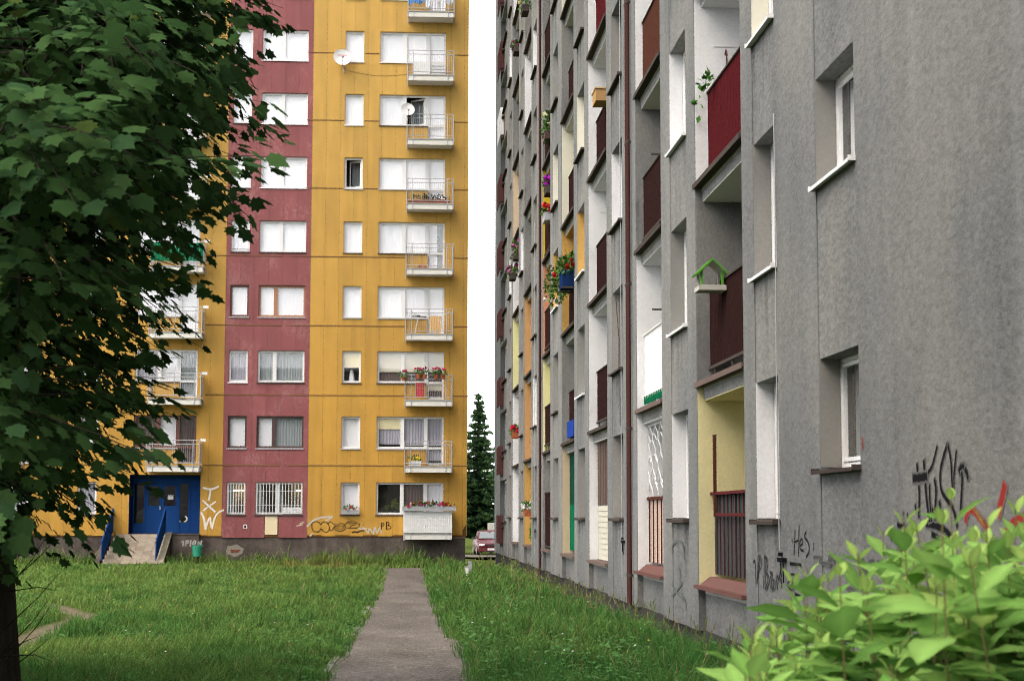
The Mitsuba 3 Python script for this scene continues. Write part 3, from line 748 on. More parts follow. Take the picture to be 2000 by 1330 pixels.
# the broken lower corner: panels with a slanted torn edge
for x0, x1, za, zb in ((1.87, 2.43, -1.19, -.98), (2.43, 2.60, -.98, -.72)):
    v = [[x0 + .006, YF, za], [x1 - .006, YF, zb], [x1 - .006, YF, 1.57], [x0 + .006, YF, 1.57]]
    v = np.array(v); w = v + [0, .03, 0]
    m1 = MB().add(np.vstack([v, w]), [[0, 1, 2, 3], [7, 6, 5, 4], [0, 4, 5, 1], [1, 5, 6, 2], [2, 6, 7, 3], [3, 7, 4, 0]])
    put(YB, 'panel', m1.shape('m_clad'), 'panel with broken lower edge')
put(YB, 'rubble_edge', mikit.ply(trimesh.Trimesh(*(lambda m: (m.vertices, m.faces))(trimesh.creation.box((.7, .03, .5), transform=trimesh.transformations.translation_matrix([2.2, YF + .052, -1.05])))), mat('m_torn', (0.22, 0.17, 0.13))), 'torn grey insulation at the broken corner')
# drip rails at the panel joints
mat('m_rail_y', (0.15, 0.080, 0.04))
for j in range(1, 8):
    for a, b in ((-15.0, -10.9), (-7.9, -4.88), (-4.57, .05), (1.98, 2.63)):
        if j > 4 and a == -4.57:
            pieces = [(-4.0, -2.50), (-1.65, -1.08)]
        elif j > 4 and a == -7.9:
            pieces = [(-7.9, -7.0)]
        else:
            pieces = [(a, b)]
        for c, d in pieces:
            z = JZ[j]
            v = np.array([[c, YF + .004, z + .03], [d, YF + .004, z + .03], [d, YF - .022, z + .008], [c, YF - .022, z + .008], [d, YF - .022, z - .008], [c, YF - .022, z - .008]])
            put(YB, 'drip_rail', MB().add(v, [[0, 1, 2, 3], [3, 2, 4, 5]]).shape('m_rail_y'))

FR = {'w': 'm_white_frame', 'b': 'm_brown_frame', 'o': 'm_orange_frame', 'd': 'm_dark_frame'}
STY = {('A', 0): ('w', ['dark']), ('A', 1): ('d', ['white']), ('A', 2): ('w', ['lace']), ('A', 3): ('b', ['white']), ('A', 4): ('w', ['white']), ('A', 5): ('w', ['white']),
       ('B', 0): ('w', ['dark', 'dark']), ('B', 1): ('d', ['white', 'grey']), ('B', 2): ('w', ['grey', 'grey']), ('B', 3): ('o', ['white', 'white']),
       ('C', 0): ('w', ['white']), ('C', 2): ('w', ['lamp']), ('C', 5): ('w', ['open']),
       ('D', 0): ('w', ['plant', 'dark', 'white']), ('D', 1): ('w', ['blind_y', 'lace', 'lace']), ('D', 2): ('w', ['blind', 'blind', 'blind']), ('D', 3): ('w', ['white', 'white', 'white']), ('D', 4): ('w', ['white', 'white', 'half']),
       ('D', 6): ('w', ['white', 'open', 'white']),
       ('E', 1): ('b', ['brown', 'white', 'brown']), ('E', 2): ('w', ['lace', 'white', 'grey']), ('F', 0): ('w', ['lace']), ('H', 0): ('w', ['dark', 'white', 'white'])}
CMAT = {'white': 'm_curtain_white', 'lace': 'm_curtain_lace', 'grey': 'm_curtain_grey', 'dark': 'm_curtain_dark', 'brown': 'm_curtain_dark', 'open': 'm_curtain_lace', 'half': 'm_curtain_white'}
CY = {}


def curtain(W, a, b, z0, z1, m, folds=None, y=YF + .27):
    key = (round(b - a, 2), round(z1 - z0, 2), m not in ('m_curtain_white', 'm_curtain_pale', 'm_curtain_soft'))
    if key not in CY:
        CY[key] = mikit.ply(curtain_mesh(key[0], key[1], max(3, int(key[0] * 9)), (.018 if key[2] else .0035), 'x'), smooth=True)
    put(W, 'curtain', {**CY[key], 'bsdf': ref(m), 'to_world': T().translate([(a + b) / 2, y, (z0 + z1) / 2])})


def pane(W, a, b, z0, z1, y=YF + .165):
    put(W, 'pane', {**QUAD, 'bsdf': ref('m_glass'), 'to_world': T().translate([(a + b) / 2, y, (z0 + z1) / 2]) @ T().scale([b - a, 1, z1 - z0])})


for c, k, x0, x1, z0, z1 in YW:
    fr, sty = STY.get((c, k), ('w', None))
    door = c in 'DEH'
    if c == 'D' or c == 'H':
        parts = [(x0, x0 + 1.03), (x0 + 1.03, x0 + 1.97), (x0 + 1.97, x1)]
    elif c == 'E':
        parts = [(x0, x0 + .96), (x0 + .96, x0 + 1.73), (x0 + 1.73, x1)]
    elif c == 'B':
        t = x0 + (.86 if fr == 'w' and k != 2 else .68)
        parts = [(x0, t), (t, x1)]
    else:
        parts = [(x0, x1)]
    sty = sty or ['white'] * len(parts)
    fm = FR[fr]
    mbf = MB()
    glass = []
    for i, (a, b) in enumerate(parts):
        zz0 = z0 - (.66 if door and i == 2 else 0)
        t = .075
        mbf.add(*frame_mb(a + (.008 if i == 0 else -.001), b - (.008 if i == len(parts) - 1 else -.001), zz0 + .01, z1 - .008, YF + .12, YF + .20, t).arrays())
        if door and i == 2:
            mbf.box(a + .08, b - .08, YF + .125, YF + .195, z0 - .02, z0 + .07)
            glass += [(a + .08, b - .08, z0 + .07, z1 - .08, i), (a + .08, b - .08, zz0 + .085, z0 - .02, i)]
        else:
            glass.append((a + .08, b - .08, z0 + .085, z1 - .08, i))
    W = put(YB, 'window', mbf.shape(fm))
    zs = min(z0, z0 - .0)
    # reveal and sill
    rv = MB()
    if not door:
        rv.box(x0 - .0, x0 + .006, YF + .012, YF + .35, z0, z1).box(x1 - .006, x1, YF + .012, YF + .35, z0, z1).box(x0, x1, YF + .012, YF + .35, z1 - .006, z1)
    else:
        rv.box(x0, x0 + .006, YF + .012, YF + .35, z0, z1).box(x1 - .006, x1, YF + .012, YF + .35, z0 - .66, z1).box(x0, x1, YF + .012, YF + .35, z1 - .006, z1)
    put(W, 'reveal', rv.shape('m_clad'))
    xe = parts[1][1] if door else x1
    sm = 'm_white_paint' if (c, k) in (('A', 2), ('B', 5), ('B', 6), ('B', 7), ('C', 6), ('C', 7), ('D', 7), ('D', 8)) else 'm_metal_grey' if k % 2 else 'm_metal_dark'
    sl = MB().add([[x0 - .03, YF + .12, z0 + .012], [xe + .02, YF + .12, z0 + .012], [xe + .02, YF - .05, z0 - .012], [x0 - .03, YF - .05, z0 - .012], [xe + .02, YF - .05, z0 - .05], [x0 - .03, YF - .05, z0 - .05]], [[0, 1, 2, 3], [3, 2, 4, 5]])
    put(W, 'sill', sl.shape(sm))
    for (a, b, g0, g1, i) in glass:
        s = sty[i]
        if s == 'open' and g1 > z0 + .5:
            # sash swung inwards: glass turned on its hinge, dark room beside it
            w = b - a
            m = MB()
            ang = math.radians(38)
            u = np.array([-math.cos(ang), math.sin(ang), 0])
            hx = np.array([b, YF + .2, 0])
            p = lambda t, z: (hx + u * w * t + [0, 0, z]).tolist()
            for t0, t1, za, zb in ((0, .1, g0, g1), (.9, 1, g0, g1), (.1, .9, g0, g0 + .07), (.1, .9, g1 - .07, g1)):
                m.quad(p(t0, za), p(t1, za), p(t1, zb), p(t0, zb))
            put(W, 'open_sash', m.shape(fm), 'window sash standing open')
            put(W, 'pane', MB().quad(p(.1, g0 + .07), p(.9, g0 + .07), p(.9, g1 - .07), p(.1, g1 - .07)).shape('m_glass'))
            curtain(W, a + w * .35, b, g0 - .06, g1 + .05, 'm_curtain_grey', y=YF + .80)
            continue
        pane(W, a, b, g0, g1)
        if s in CMAT:
            if s == 'half':
                curtain(W, a - .05, b - .22, g0 - .05, g1 + .04, 'm_curtain_white')
                curtain(W, b - .2, b + .04, g0 - .05, g1 + .04, 'm_curtain_grey', y=YF + .30)
            elif s == 'dark' and c in 'ABH':
                curtain(W, a - .02, a + .16, g0 - .05, g1 + .04, 'm_curtain_grey')
            elif s == 'lace' and c == 'D':
                curtain(W, a - .03, b + .03, g0 + .10, g1 + .03, 'm_curtain_lace')
            elif s == 'white' and k >= 3:
                curtain(W, a - .04, b + .04, g0 - .05, g1 + .04, random.choice(('m_curtain_white', 'm_curtain_white', 'm_curtain_pale', 'm_curtain_soft')), y=YF + .25)
            else:
                curtain(W, a - .04, b + .04, g0 - .05, g1 + .04, CMAT[s])
        if s in ('blind', 'lamp', 'blind_y'):
            split = g1 - (.75 if s == 'blind' else .58 if s == 'lamp' else .42)
            if g1 < z0 + .1: split = g0 + .28
            m_ = 'm_blind_beige' if s == 'blind' else 'm_blind_yellow'
            box(W, 'blind', a - .01, b + .01, YF + .205, YF + .212, split, g1 + .03, m_)
            if s == 'blind':
                curtain(W, a - .03, b + .03, g0 - .05, split + .1, 'm_curtain_dark')
            elif s == 'blind_y':
                curtain(W, a - .03, b + .03, g0 + .1, split + .1, 'm_curtain_lace')
            else:
                lm = trimesh.creation.revolve(np.array([[0, 0], [.13, .02], [.10, .28], [.05, .5], [0, .52]]), sections=14)
                lm.apply_translation([(a + b) / 2, YF + .45, g0 - .02])
                put(W, 'vase', mikit.ply(lm, 'm_curtain_white', smooth=40), 'pale vase on the window sill inside')
        if s == 'plant':
            m = MB()
            for _ in range(160):
                th, rr = random.uniform(-2.8, 2.8), random.uniform(.05, .36)
                c0 = np.array([(a + b) / 2 + .05 + rr * math.sin(th), YF + .4 + random.uniform(-.1, .1), g0 + .36 + rr * math.cos(th) * .85])
                d = np.array([math.sin(th) * .12, -.02, math.cos(th) * .06 - .05]); w = np.array([.02, 0, .01])
                m.add([c0 - w, c0 + w, c0 + d], [[0, 1, 2]], (0.05 + .04 * random.random(), 0.09, 0.02))
            put(W, 'house_plant', m.shape('m_vc'), 'bushy house plant behind the glass')
    if k == 0 and c in 'AB':                                      # white security bars
        n = 7 if c == 'A' else 15
        for t in np.linspace(x0 + .06, x1 - .06, n):
            box(W, 'bar', t - .014, t + .014, YF + .045, YF + .06, z0 + .04, z1 - .03, 'm_white_paint')
        for zz in (.28, .72):
            box(W, 'bar', x0 + .02, x1 - .02, YF + .061, YF + .07, z0 + zz * 1.285, z0 + zz * 1.285 + .018, 'm_white_paint')
        lamp = {'type': 'ref', 'id': 'm_lamp_glow'}
    if c == 'A' and k == 4:
        box(W, 'guard_bar', x0 + .03, x1 - .03, YF + .06, YF + .075, z0 + .10, z0 + .115, 'm_metal_dark')
# the lit strip lamps seen through the barred windows
for (x0, x1) in ((-6.80, -6.30), (-4.28, -4.02)):
    ky = put(YB, 'ceiling_lamp', {**unit(x0, x1, YF + 1.2, YF + 1.25, .58, .62, 'm_white_paint'), 'emitter': {'type': 'area', 'radiance': {'type': 'rgb', 'value': [6.0, 4.4, 2.2]}}}, 'lit warm lamp inside the barred window')
# notice in the barred window
nb = box(YB, 'notice', -4.78, -4.02, YF + .074, YF + .084, -.33, -.08, 'm_white_frame', 'white notice with grey lettering in the barred window')
tx = MB()
for i, (t, z, h, w) in enumerate((('NOTICE', 0, 0, 0),)):
    pass
for row, (xa, xb) in enumerate(((-4.62, -4.20), (-4.74, -4.06), (-4.70, -4.10))):
    x = xa
    zc = -.135 - row * .065
    while x < xb:
        w = random.uniform(.018, .035)
        tx.box(x, x + w, YF + .069, YF + .0735, zc - .014 - .008 * random.random(), zc + .016)
        x += w + random.choice((.008, .008, .02))
put(nb, 'lettering', tx.shape(mat('m_print_grey', (0.25, 0.30, 0.33))))
box(YB, 'air_vent', -6.28, -6.13, YF - .015, YF - .002, -.92, -.76, 'm_concrete_pale')
box(YB, 'air_vent', -6.25, -6.16, YF - .022, YF - .0155, -.89, -.79, 'm_dark')


def on_yellow(p, lift):
    return np.stack([p[:, 0], np.full(len(p), YF - .005) - lift, p[:, 1]], 1)


put(YB, 'graffiti', ribbon(Y_WHITE[:10], on_yellow, (0.42, 0.24, 0.06), (0.42, 0.40, 0.37)).shape('m_vc'), 'washed-out white scribble')
for q_, l_ in ((Y_WHITE[10:12], 'T'), (Y_WHITE[12:14], 'X'), (Y_WHITE[14:], 'W')):
    put(YB, 'graffiti', ribbon(q_, on_yellow, (0.45, 0.25, 0.07), (0.66, 0.64, 0.62)).shape('m_vc'), 'white painted letter ' + l_)
for q_, l_ in ((Y_BLACK[:8], 'black outlined block letters sprayed above the plinth'), (Y_BLACK[8:10], 'black letter P'), (Y_BLACK[10:], 'black letter B')):
    put(YB, 'graffiti', ribbon(q_, lambda p, l: on_yellow(p, l + .002), (0.10, 0.06, 0.02), (0.012, 0.012, 0.014), 1.15, 1).shape('m_vc'), l_)
for q_, l_ in zip(Y_PION, '1PION'):
    put(YB, 'graffiti', ribbon([q_], lambda p, l: np.stack([p[:, 0], np.full(len(p), YF - .104) - l, p[:, 1]], 1), (0.11, 0.095, 0.085), (0.38, 0.37, 0.36)).shape('m_vc'), 'pale painted character ' + l_ + ' on the plinth')
# hole in the plinth
hm = MB()
for i in range(26):
    th = i * 2 * math.pi / 26
    r_ = 1 + .18 * math.sin(i * 2.7)
hv = [[-6.62, YF + .064, -1.78]] + [[-6.62 + .34 * (1 + .10 * math.sin(i * .9) + .05 * random.random()) * math.cos(i * 2 * math.pi / 26), YF + .064, -1.78 + .22 * (1 + .14 * math.sin(i * 1.3 + 1) + .05 * random.random()) * math.sin(i * 2 * math.pi / 26)] for i in range(26)]
put(YB, 'plaster_scar', MB().add(hv, [[0, i + 1, (i + 1) % 26 + 1] for i in range(26)]).shape(mat('m_scar', (0.21, 0.19, 0.165))))
for i in range(7):
    bx0 = -6.78 + (i % 4) * .1 + .03 * (i // 4)
    box(YB, 'brick', bx0, bx0 + .09, YF + .045, YF + .062, -1.80 - .06 * (i // 4), -1.75 - .06 * (i // 4), mat('m_brick', (0.17, 0.055, 0.035)))

# balconies ------------------------------------------------------------
BD = .92                                                          # how far they stand out


def balcony(x0, x1, s, kind=None, col=None):
    yf = YF - BD
    zt, zb = s - .76, s - .97
    B_ = put(YB, 'balcony', MB().box(x0 + .03, x1 - .03, yf + .03, YF - .002, zb + .03, zt).box(x0 + .03, x1 - .03, yf, yf + .028, zb, zt - .06).shape('m_concrete_pale'),
             {'panel': 'balcony boarded with white corrugated sheet', 'green': 'balcony screened with green boards'}.get(kind))
    fl = put(B_, 'floor_edge', MB().box(x0 + .0, x1 - .0, yf - .015, YF - .004, zt + .002, zt + .045).shape('m_concrete'))
    r = MB()
    top, low = s + .27, s - .62
    R = .017
    for z in (top, top - .16, low):
        r.tube([[x0, yf, z], [x1, yf, z]], R, 5)
        r.tube([[x0, yf, z], [x0, YF - .01, z]], R, 5)
        r.tube([[x1, yf, z], [x1, YF - .01, z]], R, 5)
    for x in (x0, x1):
        r.tube([[x, yf, zb + .0], [x, yf, top]], R * 1.25, 5)
        r.tube([[x, YF - .05, zb - .05], [x, YF - .05, top]], R, 5)
    for x in (x0 + .24, x1 - .24, (x0 + x1) / 2):
        r.tube([[x, yf - .02, zb + .02 if x != (x0 + x1) / 2 else low], [x, yf - .02, top]], R, 5)
    put(B_, 'railing', r.shape('m_metal_grey' if kind != 'panel' else 'm_metal_pale', smooth=40))
    b = MB()
    for x in np.arange(x0 + .08, x1 - .04, .085):
        b.tube([[x, yf, low], [x, yf, top - .16]], .0045, 3)
    for y in np.arange(yf + .1, YF - .05, .1):
        for x in (x0, x1):
            b.tube([[x, y, low], [x, y, top - .16]], .0045, 3)
    put(B_, 'bars', b.shape('m_metal_grey'), kind='stuff')
    if kind == 'panel':
        n = 22
        w = (x1 - x0 + .04) / n
        for i in range(n):
            box(B_, 'slat', x0 - .02 + i * w + .006, x0 - .02 + (i + 1) * w - .006, yf - .055, yf - .035, s - .70, s + .14, 'm_white_frame')
        box(B_, 'backing_sheet', x0 - .015, x1 + .015, yf - .034, yf - .022, s - .70, s + .14, 'm_concrete_pale')
        box(B_, 'side_sheet', x0 - .03, x0 - .018, yf + .0, YF - .02, s - .70, s + .14, 'm_white_frame')
        box(B_, 'side_sheet', x1 + .018, x1 + .03, yf + .0, YF - .02, s - .70, s + .14, 'm_white_frame')
    if kind == 'green':
        n = 15
        w = (x1 - x0) / n
        for i in range(n):
            o = random.uniform(-.02, .02)
            box(B_, 'slat', x0 + i * w + .004, x0 + (i + 1) * w - .004, yf - .05 + o * .2, yf - .03 + o * .2, s - .55 + o, s + .18 + o, 'm_green')
    if col == 'E':
        box(B_, 'end_board', x1 + .02, x1 + .24, yf + .1, yf + .16, s + .22, s + .33, 'm_white_frame')
        box(B_, 'end_screen', x1 + .001, x1 + .012, yf + .05, YF - .1, s - .60, s + .15, 'm_metal_pale')
    return B_


for k in range(NY):
    balcony(.09, 1.96, SK(k), 'panel' if k == 0 else None)
    if k:
        balcony(-10.02, -7.96, SK(k), 'green' if k == 4 else None, 'E')
    balcony(-16.9, -14.95, SK(k), 'panel' if k == 0 else None)

# the entrance ---------------------------------------------------------
a, b, c, d = ENT
yd = YF + 1.0
mb = MB().box(a, b, YF + .12, yd + .1, c - .1, -1.13).box(a - .1, a, YF + .36, yd, c, d).box(b, b + .1, YF + .36, yd, c, d).box(a, b, YF + .36, yd, d, d + .1)
E_ = put(YB, 'entrance_recess', mb.shape('m_plinth'))
put(E_, 'side_board', MB().box(b - .025, b - .002, YF + .02, yd, -1.128, d - .002).box(a + .002, a + .02, YF + .02, yd, -1.128, d - .002).shape('m_blue_dark'))
yf = yd
fm = MB()
for x0, x1 in ((a, a + .06), (-10.34, -10.26), (-9.0, -8.92), (-8.58, -8.5)):
    fm.box(x0, x1, yf - .09, yf, -1.13, d)
fm.box(a + .06, b - .03, yf - .092, yf - .002, .86, d).box(-8.5, b - .026, yf - .06, yf, -1.13, .858)
fm.box(a + .06, -10.34, yf - .06, yf, -1.13, -.72).box(-8.92, -8.58, yf - .06, yf, -1.13, -.68)
put(E_, 'door_frame', fm.shape('m_blue'))
for (x0, x1) in ((-10.255, -9.635), (-9.625, -9.005)):
    D = put(YB, 'door', MB().box(x0, x0 + .09, yf - .08, yf - .02, -1.12, .85).box(x1 - .09, x1, yf - .08, yf - .02, -1.12, .85).box(x0 + .09, x1 - .09, yf - .08, yf - .02, -1.12, -.02).box(x0 + .09, x1 - .09, yf - .08, yf - .02, .76, .85)
            .box(x0 + .09, x1 - .09, yf - .088, yf - .0805, -.34, -.33).shape('m_blue'))
    put(D, 'pane', {**QUAD, 'bsdf': ref('m_glass'), 'to_world': T().translate([(x0 + x1) / 2, yf - .05, .37]) @ T().scale([x1 - x0 - .16, 1, .79])})
    for zz in (.17, .37, .57):
        box(D, 'glazing_bar', x0 + .09, x1 - .09, yf - .07, yf - .06, zz, zz + .008, 'm_blue_dark')
    if x0 < -10:
        put(D, 'handle', MB().box(x1 - .07, x1 - .04, yf - .13, yf - .0801, -.18, -.04).shape('m_metal_pale'))
    else:
        box(D, 'paper_notice', -9.40, -9.18, yf - .062, yf - .057, .22, .40, 'm_white_frame', 'white paper notice on the door glass')
for (x0, x1, z0, z1) in ((-10.73, -10.34, -.72, .86), (-8.92, -8.58, -.68, .86)):
    put(E_, 'pane', {**QUAD, 'bsdf': ref('m_glass'), 'to_world': T().translate([(x0 + x1) / 2, yf - .03, (z0 + z1) / 2]) @ T().scale([x1 - x0, 1, z1 - z0])})
    for zz in np.arange(z0 + .26, z1, .26):
        box(E_, 'glazing_bar', x0, x1, yf - .05, yf - .036, zz, zz + .014, 'm_blue_dark')
for q_ in ((.05, [(-8.68, -.45), (-8.62, -.5), (-8.62, -.6), (-8.72, -.67)]), (.05, [(-8.92, -.62), (-8.90, -.67)])):
    put(E_, 'graffiti', ribbon([q_], lambda p, l: np.stack([p[:, 0], np.full(len(p), yf - .055), p[:, 1]], 1), (0.3, 0.3, 0.3), (0.7, 0.7, 0.7)).shape('m_vc'))
box(E_, 'backdrop', a, b, yf + .35, yf + .4, -1.1, d, 'm_dark')
# steps with tiles
S0, S1 = -11.30, -9.32
ST = put(YB, 'steps', MB().box(S0, S1, YF - .02, YF + .1, -3.0, -1.15).shape('m_plinth'))
n = 7
for i in range(n):
    zt = -1.13 - i * .155
    y1 = YF - .02 - i * .33
    y0 = y1 - .33
    zt2 = zt - .155
    box(ST, 'step', S0 - .02 * i, S1 + .0, y0, y1 - .001 + (.0), -3.0, zt2 - .012, 'm_kerb', xf=IDENT)
    nt = 6
    w = (S1 - S0 + .02 * i) / nt
    for j in range(nt):
        xa = S0 - .02 * i + j * w + (w * .45 if i % 2 and j < nt - 1 else 0) * 0
        tint = 'm_tile' if (i * 7 + j * 3) % 5 else mat('m_tile_b', (0.30, 0.25, 0.20))
        box(ST, 'tile', xa + .006, xa + w - .006, y0 - .012, y1 - .016, zt2 - .0115, zt2 + .004, tint)
        box(ST, 'tile', xa + .006, xa + w - .006, y1 - .011, y1 - .001, zt2 + .0045, zt - .013, tint)
wl = MB()
yb = YF - .02 - n * .33
for xa, xb in ((S1 + .005, S1 + .20), (S0 - .40, S0 - .20)):
    v = np.array([[xa, YF + .06, -1.12], [xa, yb, -2.22], [xa, yb, -3.0], [xa, YF + .06, -3.0]]); w_ = v + [xb - xa, 0, 0]
    wl.add(np.vstack([v, w_]), [[0, 1, 2, 3], [7, 6, 5, 4], [0, 4, 5, 1], [1, 5, 6, 2], [3, 2, 6, 7], [0, 3, 7, 4]])
put(ST, 'string_wall', wl.shape('m_plinth'))
for i in range(9):                                                # pale edging stones up the slope
    t0, t1 = i / 9 + .005, (i + 1) / 9 - .005
    p = lambda t, x, h: [x, YF + .06 + (yb - YF - .06) * t, -1.12 - 1.10 * t + h]
    v = [p(t0, S1 + .02, .004), p(t0, S1 + .25, .004), p(t1, S1 + .25, .004), p(t1, S1 + .02, .004), p(t0, S1 + .02, .07), p(t0, S1 + .25, .07), p(t1, S1 + .25, .07), p(t1, S1 + .02, .07)]
    put(ST, 'stone', MB().add(v, [[0, 3, 2, 1], [4, 5, 6, 7], [0, 1, 5, 4], [1, 2, 6, 5], [2, 3, 7, 6], [3, 0, 4, 7]]).shape(mat('m_edging', (0.32, 0.28, 0.21))))
put(YB, 'landing_wall', MB().box(S1 + .26, b + .0, YF - .10, YF + .06, -3.0, -1.17).box(S1 + .21, b + .03, YF - .14, YF + .1, -1.169, -1.125).shape('m_plinth'))
for x in (S1 - .06, S0 - .12):
    v = np.array([[x, YF + .1, -1.0], [x, yb - .05, -2.1], [x, yb - .05, -1.42], [x, YF + .1, -.12]]); w_ = v + [.04, 0, 0]
    pr = MB().add(np.vstack([v, w_]), [[0, 1, 2, 3], [7, 6, 5, 4], [0, 4, 5, 1], [1, 5, 6, 2], [2, 6, 7, 3], [3, 7, 4, 0]])
    pr.tube([[x + .02, YF + .1, -.1], [x + .02, yb - .05, -1.4]], .03, 6)
    put(YB, 'parapet', pr.shape('m_blue'))
# ---------------------------------------------------------------- small things on the two blocks
def col_j(c, s=.25):
    return np.array(c) * (1 + s * (random.random() - .5)) * np.array([1 + .1 * (random.random() - .5) for _ in range(3)])


def tuft(n, c, r, size, cols, m=None, droop=0.0, fn=None):
    """n small folded leaves scattered in an ellipsoid."""
    m = m or MB()
    c, r = np.array(c, float), np.array(r, float)
    for _ in range(n):
        p = rng.normal(size=3); p = p / np.linalg.norm(p) * rng.random() ** .5
        q = c + p * r
        q[2] -= droop * abs(p[1]) ** 2
        d = p + rng.normal(size=3) * .5 + [0, 0, .2 - droop]; d /= np.linalg.norm(d)
        s = np.cross(d, rng.normal(size=3)); s /= np.linalg.norm(s)
        h = np.cross(d, s)
        L = size * (.6 + .8 * rng.random())
        m.add([q, q + d * L * .5 + s * L * .3 + h * L * .08, q + d * L, q + d * L * .5 - s * L * .3 + h * L * .08], [[0, 1, 2], [0, 2, 3]], col_j(cols[int(rng.integers(len(cols)))]))
    return m


GREENS = [(0.05, 0.12, 0.025), (0.08, 0.16, 0.035), (0.035, 0.085, 0.02)]


def blossoms(centers, cols, size, m=None):
    m = m or MB()
    for c in centers:
        col = cols[int(rng.integers(len(cols)))]
        for _ in range(9):
            p = rng.normal(size=3); p /= np.linalg.norm(p)
            q = np.array(c) + p * size * .55
            s = np.cross(p, rng.normal(size=3)); s /= np.linalg.norm(s); h = np.cross(p, s)
            e = size * .5
            m.add([q + s * e, q + h * e, q - s * e, q - h * e], [[0, 1, 2], [0, 2, 3]], col_j(col))
    return m


def pot_mesh(c, r, h, taper=.75):
    return trimesh.creation.revolve(np.array([[0, 0], [r * taper, 0], [r * .97, h * .85], [r * 1.06, h * .85], [r * 1.06, h], [r * .9, h], [r * .88, h * .9], [0, h * .9]]), sections=12).apply_translation(c)


def GP(x, y, z):                                                  # a point on the grey block, storeys stepped as its walls are
    return np.array([x, y, z + SH * (y - 22)])


def planter(name, label, cat, c, dims, mbox, nleaf, cols, nbl, bcols, bsize, spread, droop=0, group=None, leaf=.10):
    """box-shaped planter; c is the middle of its base."""
    t = thing(name, label, cat, group)
    (dx, dy, dz) = dims
    x, y, z = c
    put(t, 'box', MB().box(x - dx / 2, x + dx / 2, y - dy / 2, y + dy / 2, z, z + dz).box(x - dx / 2 - .012, x + dx / 2 + .012, y - dy / 2 - .012, y + dy / 2 + .012, z + dz + .0, z + dz + .025).shape(mbox))
    put(t, 'foliage', tuft(nleaf, (x, y, z + dz + spread[2] * .5), spread, leaf, cols, droop=droop).shape('m_vc'))
    if nbl:
        cs = [np.array([x, y, z + dz + spread[2] * .7]) + rng.uniform(-1, 1, 3) * np.array(spread) * [.9, .9, .6] for _ in range(nbl)]
        put(t, 'blossom', blossoms(cs, bcols, bsize).shape('m_flower'))
    return t


REDS = [(0.36, 0.015, 0.02), (0.40, 0.035, 0.03), (0.42, 0.025, 0.08)]
PINK = [(0.42, 0.04, 0.20), (0.30, 0.03, 0.20), (0.5, 0.2, 0.33)]
yf = YF - BD
# ground-floor flower trough on the boarded balcony
t = planter('flower_box', 'long grey trough of red and pink flowers along the white boarded balcony', 'flower box', (1.07, yf - .13, SK(0) + .16), (2.12, .16, .15), 'm_metal_grey', 240, GREENS, 22, REDS + REDS + PINK, .10, (1.0, .10, .14))
planter('flower_box', 'small grey window box with red flowers under the narrow ground-floor window', 'flower box', (-2.07, YF - .12, SK(0) + .03), (.70, .15, .13), 'm_metal_grey', 70, GREENS, 6, REDS, .07, (.3, .07, .12))
planter('flower_box', 'white box of yellow flowers on the first balcony above the boarded one', 'flower box', (.50, yf + .22, SK(1) - .70), (.48, .2, .17), 'm_white_frame', 90, GREENS, 26, [(0.75, 0.50, 0.01), (0.8, 0.6, 0.02)], .07, (.24, .12, .13))
for i, (x, lab) in enumerate(((.02, 'terracotta pot of red flowers hanging outside the left end of the railing'), (.62, 'terracotta pot of red flowers on the railing above the red folding chair'), (.86, 'terracotta pot with green leaves, second from the middle of the railing'),
                              (1.32, 'terracotta pot of red flowers on the railing in front of the balcony door'), (1.58, 'terracotta pot of red flowers nearest the right end of the railing'))):
    t = thing('flower_pot', lab, 'flower pot', 'terracotta pots on one balcony railing')
    z = SK(2) + (.02 if i == 0 else .10)
    put(t, 'pot', mikit.ply(pot_mesh([x, yf - .10, z], .10, .18), 'm_terracotta', smooth=40))
    put(t, 'foliage', tuft(60, (x, yf - .10, z + .26), (.16, .12, .13), .09, GREENS).shape('m_vc'))
    put(t, 'blossom', blossoms([(x + random.uniform(-.14, .1), yf - .12, z + .36 + .1 * random.random()) for _ in range(2 if i == 2 else 4)], [REDS[2], (0.5, 0.02, 0.10)], .075).shape('m_flower'))
t = thing('folding_chair', 'bright red folding chair leaning behind the railing under the flower pots', 'chair')
cm = MB()
for x in (.50, .86):
    cm.tube([[x, yf + .30, SK(2) - .74], [x, yf + .22, SK(2) - .02]], .014, 5)
put(t, 'frame', cm.shape('m_metal_grey'))
put(t, 'seat', MB().box(.52, .84, yf + .20, yf + .23, SK(2) - .62, SK(2) - .24).shape('m_red'))
put(t, 'backrest', MB().box(.52, .84, yf + .19, yf + .22, SK(2) - .22, SK(2) - .03).shape('m_red'))
t = thing('drying_rack', 'white folding clothes rack with black hinges on the balcony above the flower pots', 'drying rack')
cm = MB()
z = SK(3)
for a, b in (((.28, yf + .3, z + .24), (.60, yf + .3, z + .02)), ((.60, yf + .3, z + .02), (.46, yf + .3, z - .70)), ((.60, yf + .5, z + .02), (.46, yf + .5, z - .70)), ((.34, yf + .5, z + .2), (.60, yf + .5, z + .02)), ((.36, yf + .4, z), (1.5, yf + .4, z + .0)), ((1.5, yf + .3, z + .02), (1.85, yf + .3, z + .20)), ((1.45, yf + .3, z + .02), (1.6, yf + .3, z - .7))):
    cm.tube([a, b], .016, 5)
put(t, 'frame', cm.shape('m_white_frame'))
cm = MB()
for y in (.25, .35, .45, .55):
    cm.tube([[.36, yf + y, z + .012], [.92, yf + y, z - .012]], .011, 4)
put(t, 'hinge', cm.box(.54, .66, yf + .27, yf + .53, z + .0, z + .05).shape('m_black_paint'))


